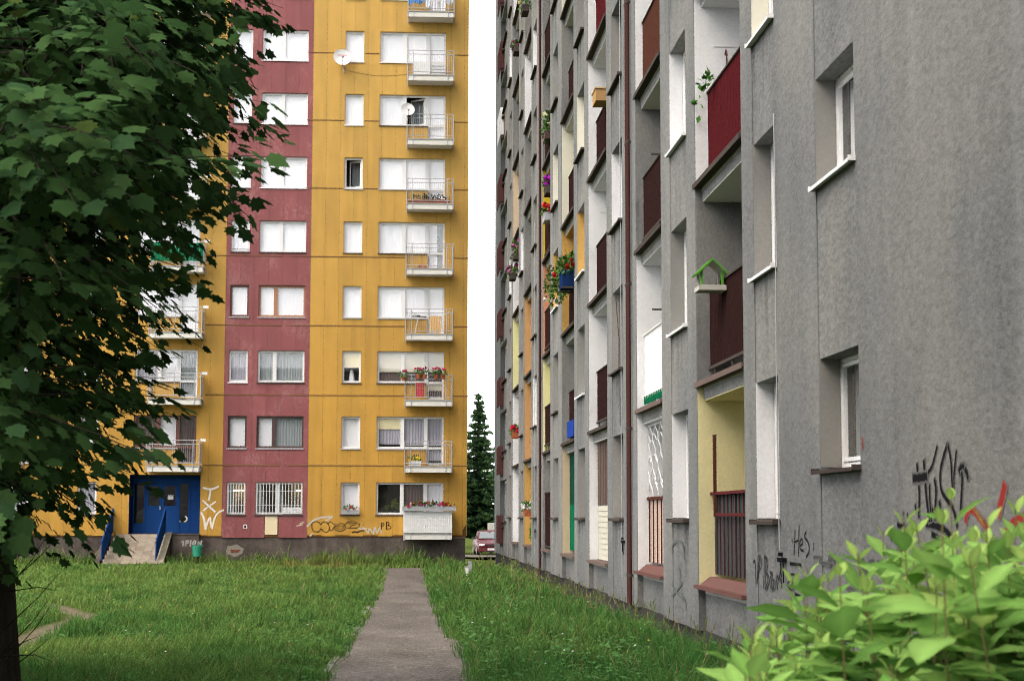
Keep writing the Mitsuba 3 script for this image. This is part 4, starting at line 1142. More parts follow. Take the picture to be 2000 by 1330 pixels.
def cloth(name, label, cat, x0, x1, y, z0, z1, mcol, group=None, fold=5, amp=.03, seed=0):
    r = np.random.default_rng(seed)
    n, m_ = 26, 12
    u, w = np.meshgrid(np.linspace(0, 1, n), np.linspace(0, 1, m_), indexing='ij')
    ph = r.random(3) * 6
    Y = y + amp * np.sin(u * fold * 6.28 + ph[0] + w * 1.5) * (.4 + .8 * w)
    hem = .04 * np.sin(u * 7 + ph[1]) + .02 * np.sin(u * 17 + ph[2])
    Xc = x0 + (x1 - x0) * (u + .03 * np.sin(w * 5 + ph[2]) * (u - .5))
    Z = z1 - (z1 - z0 + hem) * w
    i, j = np.meshgrid(np.arange(n - 1), np.arange(m_ - 1), indexing='ij')
    q = np.stack([i * m_ + j, (i + 1) * m_ + j, (i + 1) * m_ + j + 1, i * m_ + j + 1], -1).reshape(-1, 4)
    return one(name, mikit.ply((np.stack([Xc, Y, Z], -1).reshape(-1, 3), q), mcol, smooth=True), label, cat, group)


def f_towel(p, n, uv):
    s = smoothstep(0.35, 0.65, 0.5 + 0.5 * dr.sin(p.x * 95.0))
    e = smoothstep(0.0, 0.02, p.z - (7.54 - .55)) 
    return mix(mi.Color3f(0.62, 0.36, 0.13), mi.Color3f(0.66, 0.46, 0.24), s)


scene['m_towel'] = two({'type': 'diffuse', 'reflectance': mikit.proc(f_towel)})
cloth('towel', 'tan striped towel hung over the clothes rack', 'towel', 1.04, 1.52, yf + .34, z - .64, z + .03, 'm_towel', amp=.015, seed=4)
s8 = SK(7) + 2.635
for i, (x0, x1, zl, mm, lab, cat) in enumerate(((.12, .62, -.38, mat('m_cloth_blue', (0.06, 0.20, 0.52)), 'bright blue garment hanging at the left of the top balcony', 'laundry'),
        (.60, .80, -.30, mat('m_cloth_stripe', (0.20, 0.36, 0.60)), 'paler blue cloth between the blue and white laundry', 'laundry'), (.80, 1.06, -.52, 'm_curtain_white', 'white garment hanging beside the blue laundry', 'laundry'),
        (1.08, 1.30, -.66, 'm_curtain_white', 'longest white cloth in the middle of the hanging laundry', 'laundry'), (1.40, 1.62, -.66, 'm_curtain_white', 'white cloth with a dark hem hanging right of the middle', 'laundry'), (1.62, 1.94, -.36, mat('m_cloth_grey', (0.62, 0.62, 0.66)), 'pale grey cloth at the right end of the hanging laundry', 'laundry'))):
    cloth('hanging_laundry', lab, cat, x0, x1, yf + .16 + .03 * (i % 2), SK(8) + zl, SK(8) + .5, mm, 'laundry on the top balcony', fold=2, seed=10 + i)
put(None, 'washing_line', MB().tube([[.05, yf + .17, SK(8) + .5], [2.0, yf + .17, SK(8) + .5]], .006, 4).shape('m_metal_grey'))
labels['washing_line'] = {'label': 'thin line carrying the laundry on the top balcony', 'category': 'washing line'}
# odds and ends on the balconies
one('storage_board', unit(.30, 1.0, yf + .55, yf + .60, SK(7) - .70, SK(7) - .06, 'm_white_frame'), 'white board leaning on a balcony below the laundry', 'board')
t = thing('louvre_panel', 'pale louvred panel standing in front of a high balcony door', 'panel')
put(t, 'frame', MB().box(1.05, 1.62, yf + .62, yf + .66, SK(7) - .68, SK(7) - .02).shape('m_metal_pale'))
for zz in (-.22, -.36, -.50):
    box(t, 'slat', 1.06, 1.61, yf + .60, yf + .619, SK(7) + zz, SK(7) + zz + .03, 'm_metal_grey')
mbx = MB()
planter('flower_box', 'row of dark leafy plants along the floor of a middle balcony', 'flower box', (1.0, yf + .14, SK(5) - .70), (1.7, .16, .12), 'm_terracotta', 260, [(0.03, 0.055, 0.02), (0.02, 0.04, 0.015), (0.05, 0.05, 0.03)], 0, REDS, .07, (.85, .1, .14))
t = thing('orange_rag', 'crumpled orange cloth on a balcony floor', 'cloth')
put(t, 'cloth', tuft(60, (.72, yf + .35, SK(4) - .66), (.22, .12, .05), .12, [(0.5, 0.16, 0.05), (0.6, 0.3, 0.2)]).shape('m_vc'))


def dish(c, r, az, el, label, arm_to):
    t = thing('satellite_dish', label, 'satellite dish', 'satellite dishes on the yellow block')
    prof = np.array([[rr, .28 * rr * rr / r] for rr in np.linspace(0, r, 10)] + [[r, .28 * r + .01]] + [[rr, .28 * rr * rr / r - .012] for rr in np.linspace(r * .98, 0, 8)])
    m = trimesh.creation.revolve(prof, sections=32)
    d = np.array([math.sin(az) * math.cos(el), -math.cos(az) * math.cos(el), math.sin(el)])
    R_ = trimesh.geometry.align_vectors([0, 0, 1], d)
    M = R_.copy(); M[:3, 3] = c
    m.apply_transform(M)
    put(t, 'reflector', mikit.ply(m, 'm_white_frame', smooth=40))
    low = np.array(c) + np.array([0, 0, -r * .92])
    lnb = np.array(c) + d * r * 1.05 + [0, 0, -.12]
    put(t, 'feed_arm', MB().tube([low, low + d * .25 + [0, 0, -.05], lnb], .014, 5).shape('m_metal_grey'))
    put(t, 'feed_horn', MB().tube([lnb, lnb - d * .10 + [0, 0, .02]], [.035, .03], 8).shape('m_metal_dark'))
    put(t, 'bracket', MB().tube([np.array(c) - d * .02, arm_to], .022, 6).tube([np.array(arm_to) + [0, 0, -.15], np.array(arm_to) + [0, 0, .15]], .025, 6).shape('m_metal_grey'))
    return t, d


t, d = dish((-2.58, YF - .40, 18.10), .36, .15, .24, 'large white dish with red lettering beside a narrow window', (-2.50, YF - .02, 17.75))
s_ = np.cross(d, [0, 0, 1]); s_ /= np.linalg.norm(s_); u_ = np.cross(s_, d)
lt = MB()
for i in range(7):                                               # a short red word across the dish
    o = np.array([-2.58, YF - .40, 18.10]) + d * .050 + s_ * (-.19 + i * .052) + u_ * .08
    for k_ in range(3):
        lt.quad(o + s_ * 0.0 + u_ * (.022 * k_), o + s_ * .038 + u_ * (.022 * k_), o + s_ * .038 + u_ * (.022 * k_ + .010), o + u_ * (.022 * k_ + .010))
put(t, 'lettering', lt.shape('m_red'))
dish((.10, YF - 1.05, 15.85), .27, .18, .24, 'smaller white dish on the corner of a balcony railing', (.10, yf - .02, 15.55))
mc = MB().tube([[x, YF - .012, 17.70 - .16 * math.sin(math.pi * (x + 2.35) / 2.6) - .03 * (x + 2.4)] for x in np.linspace(-2.35, .15, 16)], .006, 4)
put(YB, 'dish_cable', mc.shape('m_rail_y'))
# litter bin by the entrance
t = thing('litter_bin', 'small green litter bin on a post in front of the plinth', 'litter bin')
bx, by = -7.86, 66.4
gz = float(ground_z(bx, by))
put(t, 'post', MB().tube([[bx, by, gz - .1], [bx, by, gz + .55]], .03, 6).shape('m_metal_dark'))
put(t, 'drum', mikit.ply(trimesh.creation.revolve(np.array([[0, 0], [.17, 0], [.20, .36], [.21, .36], [.21, .40], [.19, .40], [.17, .05], [0, .04]]), sections=18).apply_translation([bx, by - .12, gz + .40]), mat('m_bin', (0.02, 0.22, 0.14), 0.45), smooth=40))
mm_ = MB()
for i in range(5):
    a0 = i * 1.25
    mm_.tube([[bx + .18 * math.cos(a0), by - .12 + .18 * math.sin(a0), gz + .78], [bx + .2 * math.cos(a0), by - .12 + .2 * math.sin(a0), gz + .84]], .03, 5)
put(t, 'rim', mm_.shape('m_bin'))
put(t, 'litter', tuft(26, (bx, by - .12, gz + .82), (.14, .12, .07), .11, [(0.02, 0.03, 0.03), (0.04, 0.12, 0.09), (0.3, 0.3, 0.3)]).shape('m_vc'))

# ---- grey block
t = thing('bird_feeder', 'wooden bird feeder with a lime green roof on a loggia railing corner', 'bird feeder')
c = GP(A + .0, 22.25, 2.88)
fx = lambda x, y, z: [c[0] + x, c[1] + y, c[2] + z]
put(t, 'tray', MB().box(c[0] - .17, c[0] + .17, c[1] - .17, c[1] + .17, c[2], c[2] + .015).box(c[0] - .185, c[0] - .17, c[1] - .185, c[1] + .185, c[2] - .02, c[2] + .04).box(c[0] + .17, c[0] + .185, c[1] - .185, c[1] + .185, c[2] - .02, c[2] + .04).box(c[0] - .17, c[0] + .17, c[1] - .185, c[1] - .17, c[2] - .02, c[2] + .05).box(c[0] - .17, c[0] + .17, c[1] + .17, c[1] + .185, c[2] - .02, c[2] + .04).shape(mat('m_old_white', (0.40, 0.39, 0.36))))
for x, y in ((-.14, -.13), (.14, -.13), (-.14, .13), (.14, .13)):
    box(t, 'post', c[0] + x - .016, c[0] + x + .016, c[1] + y - .016, c[1] + y + .016, c[2] + .016, c[2] + .245, 'm_lime' if y < 0 else 'm_old_white')
for s in (-1, 1):
    v = np.array([fx(0, -.21, .375), fx(0, .21, .375), fx(s * .20, .20, .185), fx(s * .20, -.20, .185)])
    w_ = v + np.array([s * .014, 0, .022])
    put(t, 'roof_board', MB().add(np.vstack([v, w_]), [[0, 1, 2, 3], [7, 6, 5, 4], [0, 4, 5, 1], [1, 5, 6, 2], [2, 6, 7, 3], [3, 7, 4, 0]]).shape('m_lime'))
    put(t, 'roof_lining', MB().quad(fx(0, -.208, .370), fx(0, .208, .370), fx(s * .196, .198, .181), fx(s * .196, -.198, .181)).shape('m_old_white'))
# wooden crate, blue cloth on column 11
t = thing('wooden_box', 'plain wooden box perched on a dark loggia railing', 'box')
c = GP(A + .10, 35.0, LEDGE(3) + 1.22)
put(t, 'body', MB().box(c[0] - .2, c[0] + .14, c[1] - .32, c[1] + .32, c[2], c[2] + .25).shape('m_wood'))
put(t, 'lid', MB().box(c[0] - .22, c[0] + .16, c[1] - .35, c[1] + .35, c[2] + .251, c[2] + .28).shape(mat('m_wood_pale', (0.46, 0.32, 0.17))))
c = GP(A + .16, 34.1, LEDGE(3))
v = [[c[0], 33.75, c[2] + .95], [c[0], 33.95, c[2] + .95], [c[0] - .05, 34.55, c[2] + .20], [c[0] - .03, 33.75, c[2] + .20]]
one('blue_cloth', MB().add(np.vstack([v, np.array(v) + [.01, 0, 0]]), [[0, 1, 2, 3], [7, 6, 5, 4], [0, 3, 7, 4], [2, 6, 7, 3]]).shape('m_blue_box'), 'blue cloth draped over the dark railing below the wooden box', 'cloth')
# blue slatted planter on column 9, first floor
t = thing('planter', 'bright blue slatted planter at the foot of a loggia railing', 'planter')
c = GP(A + .0, 41.0, LEDGE(1) + .06)
for i in range(5):
    box(t, 'slat', c[0] - .03, c[0] + .0, c[1] - .72 + i * .29, c[1] - .45 + i * .29, c[2], c[2] + .40, 'm_blue_box')
put(t, 'tub', MB().box(c[0] + .002, c[0] + .17, c[1] - .7, c[1] + .7, c[2] + .01, c[2] + .37).shape('m_blue_dark'))
# flower pots and boxes on the grey block
c = GP(A - .10, 40.75, LEDGE(2) + .86)
t = planter('flower_box', 'deep blue pot of red geraniums with trailing greenery on the ochre loggia', 'flower box', tuple(c), (.34, .9, .38), 'm_blue_dark', 340, GREENS, 8, [(0.30, 0.012, 0.012), (0.38, 0.02, 0.02)], .10, (.22, .9, .30), leaf=.12)
put(t, 'trailing_foliage', tuft(460, (c[0] - .14, c[1] + 1.45, c[2] + .34), (.30, .80, .50), .10, GREENS + [(0.12, 0.17, 0.06)], droop=.3).shape('m_vc'))
put(t, 'blossom', blossoms([(c[0] - .1 + random.uniform(-.2, .2), c[1] + random.uniform(.3, 1.4), c[2] + random.uniform(.1, .7)) for _ in range(5)], [(0.32, 0.012, 0.012)], .10).shape('m_flower'))
put(t, 'blossom', blossoms([(c[0] - .2 + random.uniform(-.2, .2), c[1] + random.uniform(1.6, 2.4), c[2] + random.uniform(-.1, .2)) for _ in range(6)], [(0.7, 0.7, 0.62)], .08).shape('m_flower'))
put(t, 'bracket', MB().box(c[0] - .2, A + .2, c[1] - .5, c[1] - .46, c[2] - .05, c[2] - .01).box(c[0] - .2, A + .2, c[1] + .46, c[1] + .5, c[2] - .05, c[2] - .01).shape('m_metal_dark'))
for (idx, k, yq, zq, lab, cols, nb, mb_, sp, xo) in (
        (7, 3, 47.5, 1.65, 'hanging pot of purple flowers high in the bright yellow loggia', [(0.24, 0.015, 0.26), (0.30, 0.02, 0.21)], 14, 'm_metal_dark', (.13, .40, .26), .0),
        (7, 3, 47.4, .85, 'grey pot of orange red flowers on the bright yellow loggia railing', [(0.48, 0.07, 0.03), (0.48, 0.02, 0.03)], 14, 'm_metal_grey', (.14, .45, .20), -.05),
        (7, 4, 47.7, .45, 'dark slatted planter with pale plants above the bright yellow loggia', [(0.6, 0.6, 0.4)], 3, 'm_dark_frame', (.14, .5, .45), -.02),
        (3, 3, 60.6, 1.75, 'upper pot of pink and white flowers on the white loggia', PINK, 14, 'm_metal_dark', (.15, .7, .35), -.05),
        (3, 3, 61.5, 1.15, 'lower pot of pink flowers on the white loggia', PINK, 14, 'm_metal_dark', (.15, .7, .30), -.12),
        (3, 1, 61.2, .95, 'terracotta pot of bright red flowers on a white loggia', [(0.42, 0.015, 0.05)], 14, 'm_terracotta', (.14, .45, .18), -.05),
        (5, 0, 55.0, .95, 'terracotta bowl of white flowers on the orange ground-floor loggia', [(0.6, 0.6, 0.58)], 14, 'm_terracotta', (.15, .6, .16), -.05),
        (5, 6, 55.6, .95, 'big leafy plant box near the top of the grey block', [(0.5, 0.4, 0.2)], 2, 'm_metal_dark', (.2, .9, .40), -.10),
        (3, 6, 60.2, .85, 'small pot of pink flowers high on the grey block', PINK, 8, 'm_metal_dark', (.10, .35, .18), -.08)):
    c = GP(A + .02 + xo, yq, LEDGE(k) + zq)
    planter('flower_box', lab, 'flower box', tuple(c), (.22, .75, .20), mb_, 110, GREENS, nb, cols, .12, sp, leaf=.12)
c = GP(A + .15, 54.4, LEDGE(0) + .05)
one('shrub', tuft(200, (c[0], c[1], c[2] + .35), (.12, .45, .38), .10, [(0.05, 0.14, 0.02), (0.08, 0.2, 0.03)]).shape('m_vc'), 'small green bush growing in the orange ground-floor loggia', 'bush')
t = thing('climbing_plant', 'trailing green plant at the far end of the crimson loggia railing', 'plant')
c = GP(A + .10, 22.9, LEDGE(2) + 1.30)
put(t, 'foliage', tuft(34, (c[0], c[1] - .1, c[2] + .03), (.10, .42, .08), .085, [(0.06, 0.17, 0.03), (0.04, 0.10, 0.02)]).shape('m_vc'))
put(t, 'foliage', tuft(9, (c[0] - .02, c[1] + .35, c[2] - .15), (.05, .12, .22), .09, [(0.06, 0.17, 0.03)]).shape('m_vc'))
t = thing('hanger_hook', 'dark hook standing above the crimson railing', 'hook')
h = GP(A + .2, 21.95, LEDGE(2) + 1.33)
put(t, 'rod', MB().tube([h + [0, 0, 0], h + [0, 0, .18], h + [0, .06, .24], h + [0, .12, .18]], .012, 5).shape('m_maroon_pale'))
for (idx, k, yq, zq, L_) in ((15, 2, 23.2, 1.95, .9), (11, 2, 36.9, 2.05, .9), (11, 1, 36.9, 2.25, 1.0), (13, 2, 29.2, 1.7, .8), (13, 1, 29.2, 1.75, .9)):
    c = GP(A + .25, yq, LEDGE(k) + zq)
    put(LK[idx, k], 'drying_bar', MB().tube([[c[0], c[1], c[2]], [c[0] + L_, c[1], c[2]]], .018, 5).shape('m_metal_pale' if idx != 13 else 'm_metal_dark'))
# two stub posts in the grass
for x, y, h_, m_, lab in ((1.86, 48.6, .46, 'm_concrete_pale', 'short pale post standing in the grass beside the path'), (2.02, 50.2, .55, 'm_metal_grey', 'short blue-grey post behind the pale one in the grass')):
    gz = float(ground_z(x, y))
    t = thing('short_post', lab, 'post')
    put(t, 'shaft', MB().box(x - .05, x + .05, y - .05, y + .05, gz - .2, gz + h_).shape(m_))
    put(t, 'cap', MB().box(x - .06, x + .06, y - .06, y + .06, gz + h_, gz + h_ + .03).shape('m_metal_grey'))

# ---------------------------------------------------------------- red hatchback behind the gap
CAR = thing('parked_car', 'dark red hatchback parked in the gap between the two blocks', 'car')
CXF = T().translate([5.13, 96.8, float(np.interp(97, GY, GZ)) + .02]) @ T().rotate([0, 0, 1], 2)
mat('m_car_paint', (0.060, 0.006, 0.009), 0.35, specular=0.15)
mat('m_car_glass', (0.10, 0.11, 0.12), 0.15, specular=0.4)
mat('m_car_dark', (0.02, 0.02, 0.022), 0.6)


def loft(sections, close=True):
    """sections: list of (y, [(x,z)...]) with equal counts, front first."""
    n = len(sections[0][1])
    v = np.array([[x, y, z] for y, s in sections for x, z in s])
    f = []
    for i in range(len(sections) - 1):
        for j in range(n):
            a = i * n + j; b = i * n + (j + 1) % n
            f.append([a, b, b + n, a + n])
    f = np.array(f)
    f = np.vstack([f[:, [0, 1, 2]], f[:, [0, 2, 3]]])
    caps = [[0, j + 1, j] for j in range(1, n - 1)] + [[(len(sections) - 1) * n, (len(sections) - 1) * n + j, (len(sections) - 1) * n + j + 1] for j in range(1, n - 1)]
    return v, np.vstack([f, caps])


def ringp(w, zl, zh, cr):
    return [(-w + .05, zl), (-w, zl + .12), (-w * 1.0, (zl + zh) / 2), (-w * .97, zh - cr), (-w * .86, zh), (0, zh + .02), (w * .86, zh), (w * .97, zh - cr), (w, (zl + zh) / 2), (w, zl + .12), (w - .05, zl)]


body = loft([(-.02, ringp(.62, .30, .60, .06)), (.05, ringp(.74, .24, .68, .07)), (.25, ringp(.80, .20, .74, .08)), (.95, ringp(.83, .18, .90, .08)), (1.1, ringp(.835, .18, .93, .08)), (2.6, ringp(.84, .18, .95, .08)), (3.5, ringp(.83, .2, .96, .08)), (3.75, ringp(.76, .3, .92, .1))])
put(CAR, 'body', mikit.ply(trimesh.Trimesh(*body, process=False), 'm_car_paint', smooth=35, to_world=CXF))
cab = loft([(1.00, ringp(.74, .88, .94, .03)), (1.62, ringp(.66, .88, 1.36, .06)), (1.9, ringp(.63, .88, 1.42, .06)), (3.0, ringp(.62, .88, 1.41, .06)), (3.6, ringp(.68, .88, 1.02, .05))])
put(CAR, 'cabin', mikit.ply(trimesh.Trimesh(*cab, process=False), 'm_car_paint', smooth=35, to_world=CXF))
put(CAR, 'windscreen', mikit.ply((np.array([[-.66, .985, .965], [.66, .985, .965], [.55, 1.575, 1.345], [-.55, 1.575, 1.345]]), np.array([[0, 1, 2, 3]])), 'm_car_glass', to_world=CXF))
put(CAR, 'wiper', MB().box(-.5, .1, .93, .95, .975, .985).shape('m_car_dark', xf=CXF))
for s in (-1, 1):
    hl = trimesh.creation.icosphere(subdivisions=2); hl.apply_scale([.20, .10, .085]); hl.apply_translation([s * .53, .07, .60])
    put(CAR, 'headlight', mikit.ply(hl, mat('m_headlight', (0.6, 0.6, 0.62), 0.15), smooth=True, to_world=CXF))
    put(CAR, 'wing_mirror', MB().box(s * .94 - .09, s * .94 + .09, 1.15, 1.25, .92, 1.04).box(min(s * .80, s * .86), max(s * .80, s * .86), 1.17, 1.22, .94, .97).shape('m_car_dark', xf=CXF))
    for y in (.65, 3.0):
        Wk = put(CAR, 'wheel', mikit.ply(trimesh.creation.cylinder(.29, .18, sections=24, transform=trimesh.transformations.translation_matrix([s * .74, y, .29]) @ trimesh.transformations.rotation_matrix(math.pi / 2, [0, 1, 0])), 'm_car_dark', smooth=40, to_world=CXF))
        put(Wk, 'rim', mikit.ply(trimesh.creation.cylinder(.18, .02, sections=20, transform=trimesh.transformations.translation_matrix([s * .835, y, .29]) @ trimesh.transformations.rotation_matrix(math.pi / 2, [0, 1, 0])), 'm_metal_grey', to_world=CXF))
put(CAR, 'bumper', MB().box(-.74, .74, -.10, .04, .27, .44).shape(mat('m_bumper', (0.10, 0.012, 0.014), 0.5), xf=CXF))
put(CAR, 'grille', MB().box(-.30, .30, -.05, .0, .55, .63).box(-.45, .45, -.105, -.09, .20, .265).shape('m_car_dark', xf=CXF))
put(CAR, 'number_plate', MB().box(-.26, .26, -.125, -.105, .32, .43).shape('m_white_frame', xf=CXF))
t = thing('parked_van', 'white van parked behind the red hatchback', 'van')
vx, vy, vz = 6.25, 104.0, float(np.interp(104, GY, GZ))
put(t, 'body', MB().box(vx - .9, vx + .9, vy, vy + 4.4, vz + .3, vz + 1.85).shape('m_old_white'))
put(t, 'stripe', MB().box(vx - .91, vx + .91, vy - .01, vy - .001, vz + 1.2, vz + 1.45).shape('m_red'))
put(t, 'windscreen', MB().box(vx - .75, vx + .75, vy - .02, vy - .011, vz + 1.05, vz + 1.19).shape('m_car_glass'))
put(t, 'wheel', mikit.ply(trimesh.creation.cylinder(.32, .2, sections=20, transform=trimesh.transformations.translation_matrix([vx - .75, vy + .7, vz + .32]) @ trimesh.transformations.rotation_matrix(math.pi / 2, [0, 1, 0])), 'm_car_dark'))
# ---------------------------------------------------------------- trees
LOBES = np.array([[0, 0], [.16, -.06], [.38, -.03], [.36, .14], [.57, .26], [.44, .42], [.50, .66], [.30, .63], [.20, .76], [0, 1.0], [-.20, .76], [-.30, .63], [-.50, .66], [-.44, .42], [-.57, .26], [-.36, .14], [-.38, -.03], [-.16, -.06]])


def leaf_template(fold=.10, curl=.16):
    """A maple leaf: outline fan, tip along +y, face +z."""
    p = np.vstack([[[0, .28]], LOBES])
    z = -fold * np.abs(p[:, 0]) * 1.2 - curl * np.maximum(p[:, 1] - .3, 0) ** 1.5
    v = np.column_stack([p, z])
    n = len(LOBES)
    return v, np.array([[0, 1 + i, 1 + (i + 1) % n] for i in range(n)])


SIMPLE = np.array([[0, 0], [.40, -.02], [.31, .16], [.57, .29], [.38, .45], [.49, .65], [.21, .67], [0, 1.0], [-.21, .67], [-.49, .65], [-.38, .45], [-.57, .29], [-.31, .16], [-.40, -.02]])


def simple_template():
    p = np.vstack([[[0, .3]], SIMPLE])
    z = -.12 * np.abs(p[:, 0]) - .16 * np.maximum(p[:, 1] - .3, 0) ** 1.5
    n = len(SIMPLE)
    return np.column_stack([p, z]), np.array([[0, 1 + i, 1 + (i + 1) % n] for i in range(n)])


def frames(d, up):
    """Rotation columns: x side, y tip direction, z face."""
    d = d / (np.linalg.norm(d, axis=1, keepdims=True) + 1e-9)
    s = np.cross(d, up); s /= np.linalg.norm(s, axis=1, keepdims=True) + 1e-9
    return np.stack([s, d, np.cross(s, d)], -1)


def leaves_mesh(tv, tf, pos, R_, size, col):
    V = np.einsum('nij,kj->nki', R_, tv) * size[:, None, None] + pos[:, None]
    F = tf[None] + (np.arange(len(pos)) * len(tv))[:, None, None]
    return (V.reshape(-1, 3), F.reshape(-1, 3)), np.repeat(col, len(tv), 0)


def tree_leaf_parts(key, tv, tf, pos, R_, size, col, mname, n=300, stuffname='foliage', low=None, vein=None):
    """The n leaves that show largest become parts, the rest one stuff part."""
    dirn = pos @ _f
    px = (pos @ _r) / dirn; pz = (pos @ _up) / dirn
    inview = (dirn > .5) & (np.abs(px) < .30) & (np.abs(pz) < .20)
    score = np.where(inview, size / np.maximum(dirn, .1), 0)
    order = np.argsort(-score)
    big, rest = order[:n], order[n:]
    variants = {}
    for i in big:
        c = tuple(np.round(col[i] * 40) / 40 + .0)
        q = int(np.argmin([np.abs(col[i] - p).sum() for p in PAL[key]]))
        if q not in variants:
            variants[q] = mikit.ply((tv, tf), mname, smooth=True, color=np.repeat(np.array(PAL[key][q])[None], len(tv), 0) * (1 if vein is None else vein[:, None]))
        M = np.eye(4); M[:3, :3] = R_[i] * size[i]; M[:3, 3] = pos[i]
        put(key, 'leaf', {**variants[q], 'to_world': T(M)})
    tv, tf = low or (tv, tf)
    m, c = leaves_mesh(tv, tf, pos[rest], R_[rest], size[rest], col[rest])
    if vein is not None:
        c = c * np.tile(vein, len(rest))[:, None]
    put(key, stuffname, mikit.ply(m, mname, smooth=True, color=c), kind='stuff')


PAL = {}
MT = thing('maple_tree', 'large dark maple tree with lobed leaves filling the left edge', 'tree')
PAL[MT] = [(0.022, 0.050, 0.017), (0.032, 0.070, 0.023), (0.050, 0.100, 0.034), (0.034, 0.074, 0.030), (0.060, 0.094, 0.024)]
TB = np.array([-3.14, 13.2, -1.75])
tr = MB()
trunk = np.array([[TB[0] + .06, 13.2, -1.95], [TB[0] + .02, 13.2, -1.5], [TB[0] - .03, 13.2, -.6], [TB[0] - .10, 13.15, .6], [TB[0] - .20, 13.05, 2.2], [TB[0] - .30, 12.95, 4.0], [TB[0] - .38, 12.9, 6.6]])
tr.tube(trunk, [.34, .26, .23, .21, .18, .12, .05], 14)
CC, CR = np.array([-5.22, 12.3, 3.75]), np.array([3.52, 4.9, 4.15])
limbs = []
for i in range(34):
    t = .22 + .75 * rng.random()
    k = t * (len(trunk) - 1); k0 = int(k); b = trunk[k0] + (trunk[min(k0 + 1, len(trunk) - 1)] - trunk[k0]) * (k - k0)
    az = i * 2.399 + rng.normal() * .3
    tip = CC + CR * np.array([math.cos(az), math.sin(az), 0]) * (.40 + .25 * rng.random()); tip[2] = b[2] + rng.uniform(-.4, 1.6)
    mid = (b + tip) / 2 + [0, 0, .5 + .5 * rng.random()]
    s = np.linspace(0, 1, 7)[:, None]
    pts = (1 - s) ** 2 * b + 2 * s * (1 - s) * mid + s ** 2 * tip
    tr.tube(pts, np.linspace(.055, .012, 7), 6)
    limbs.append(pts)
for tip in ((-1.5, 8.0, 1.75), (-1.6, 8.4, 2.35), (-1.9, 8.0, .55), (-1.7, 8.0, 1.15)):
    b = trunk[4]; tip = np.array(tip); mid = (b + tip) / 2 + [0, 0, .35]
    s = np.linspace(0, 1, 9)[:, None]
    tr.tube((1 - s) ** 2 * b + 2 * s * (1 - s) * mid + s ** 2 * tip, np.linspace(.02, .004, 9), 5)
put(MT, 'trunk', tr.shape('m_bark', smooth=True))
tv, tf = leaf_template()


def crown(nspray, C, R_, lump):
    """Spray starts in an ellipsoid crown: denser towards its skin, broken by lumps."""
    out = []
    while len(out) < nspray:
        p = rng.normal(size=3); p /= np.linalg.norm(p)
        rad = rng.random() ** .42
        w = meshkit.fbm(np.array([p * lump + 5.0]), 3)[0]
        rmax = .84 + .28 * w
        q = C + R_ * p / (np.abs(p) ** 2.2).sum() ** (1 / 2.2) * rad * rmax
        out.append((q, p))
    return out


P_, D_, U_, S_, K_ = [], [], [], [], []
tw = MB()
C2, R2 = np.array([-3.42, 11.7, 1.05]), np.array([1.22, 2.3, 1.62])
BR = [((-1.75, 8.2, 1.72), (.62, 1.0, .20), 64), ((-1.68, 8.6, 2.30), (.46, .9, .20), 48), ((-2.15, 8.4, .50), (.45, .9, .28), 48), ((-1.9, 8.3, 1.15), (.45, .8, .16), 34)]
C3, R3 = np.array([-2.93, 12.2, 3.75]), np.array([1.46, 2.2, 1.55])
NEAR = crown(1050, C3, R3, 2.2)
for c_, r_, n_b in BR:
    NEAR += crown(n_b, np.array(c_), np.array(r_), 2.0)
for q, p in crown(6200, CC, CR, 2.6) + crown(620, C2, R2, 2.6) + NEAR:
    d = np.array([p[0], p[1], .12 * p[2] - .18]) + rng.normal(size=3) * .30
    d /= np.linalg.norm(d)
    L = .45 + .35 * rng.random()
    side = np.cross(d, [0, 0, 1]); side /= np.linalg.norm(side) + 1e-9
    n = int(rng.integers(11, 17))
    base_tint = rng.random()
    if rng.random() < .5:
        tw.tube([q - d * .1, q + d * L * .5 + [0, 0, -.01], q + d * L + [0, 0, -.05]], [.006, .004, .002], 3)
    for j in range(n):
        t = (j + .5) / n
        sgn = 1 if j % 2 else -1
        pos = q + d * L * t + side * sgn * (.05 + .10 * (1 - t) * rng.random()) + rng.normal(size=3) * .03 + np.array([0, 0, -.05 * t])
        dd = d * (.7 + .6 * t) + side * sgn * (.9 - .6 * t) + np.array([0, 0, -.35 - .3 * rng.random()]) + rng.normal(size=3) * .22
        up = np.array([p[0] * .55, p[1] * .55, .75]) + rng.normal(size=3) * .28
        P_.append(pos); D_.append(dd); U_.append(up)
        S_.append(.070 + .048 * rng.random())
        K_.append(PAL[MT][min(4, int((base_tint * .55 + rng.random() * .45) * 4.6))])
pos, D_, U_, S_, K_ = map(np.array, (P_, D_, U_, S_, K_))
put(MT, 'twig', tw.shape('m_bark'), kind='stuff')
K_ = K_ * (1 + .25 * (rng.random((len(K_), 1)) - .5))
tree_leaf_parts(MT, tv, tf, pos, frames(D_, U_), S_, K_, 'm_leaf', low=simple_template())
# small bare shoots at its foot
sh = MB()
for i in range(9):
    a0 = rng.uniform(-.6, 1.8)
    b = np.array([TB[0] + .18, 13.0, -1.0 + rng.uniform(-.3, .4)])
    e = b + np.array([math.cos(a0) * .3 + .12, -.1, .25 + .25 * rng.random() - .3 * (i % 3 == 0)])
    sh.tube([b, (b + e) / 2 + [0.05, 0, .03], e], [.006, .004, .002], 3)
put(MT, 'shoots', sh.shape('m_bark'))

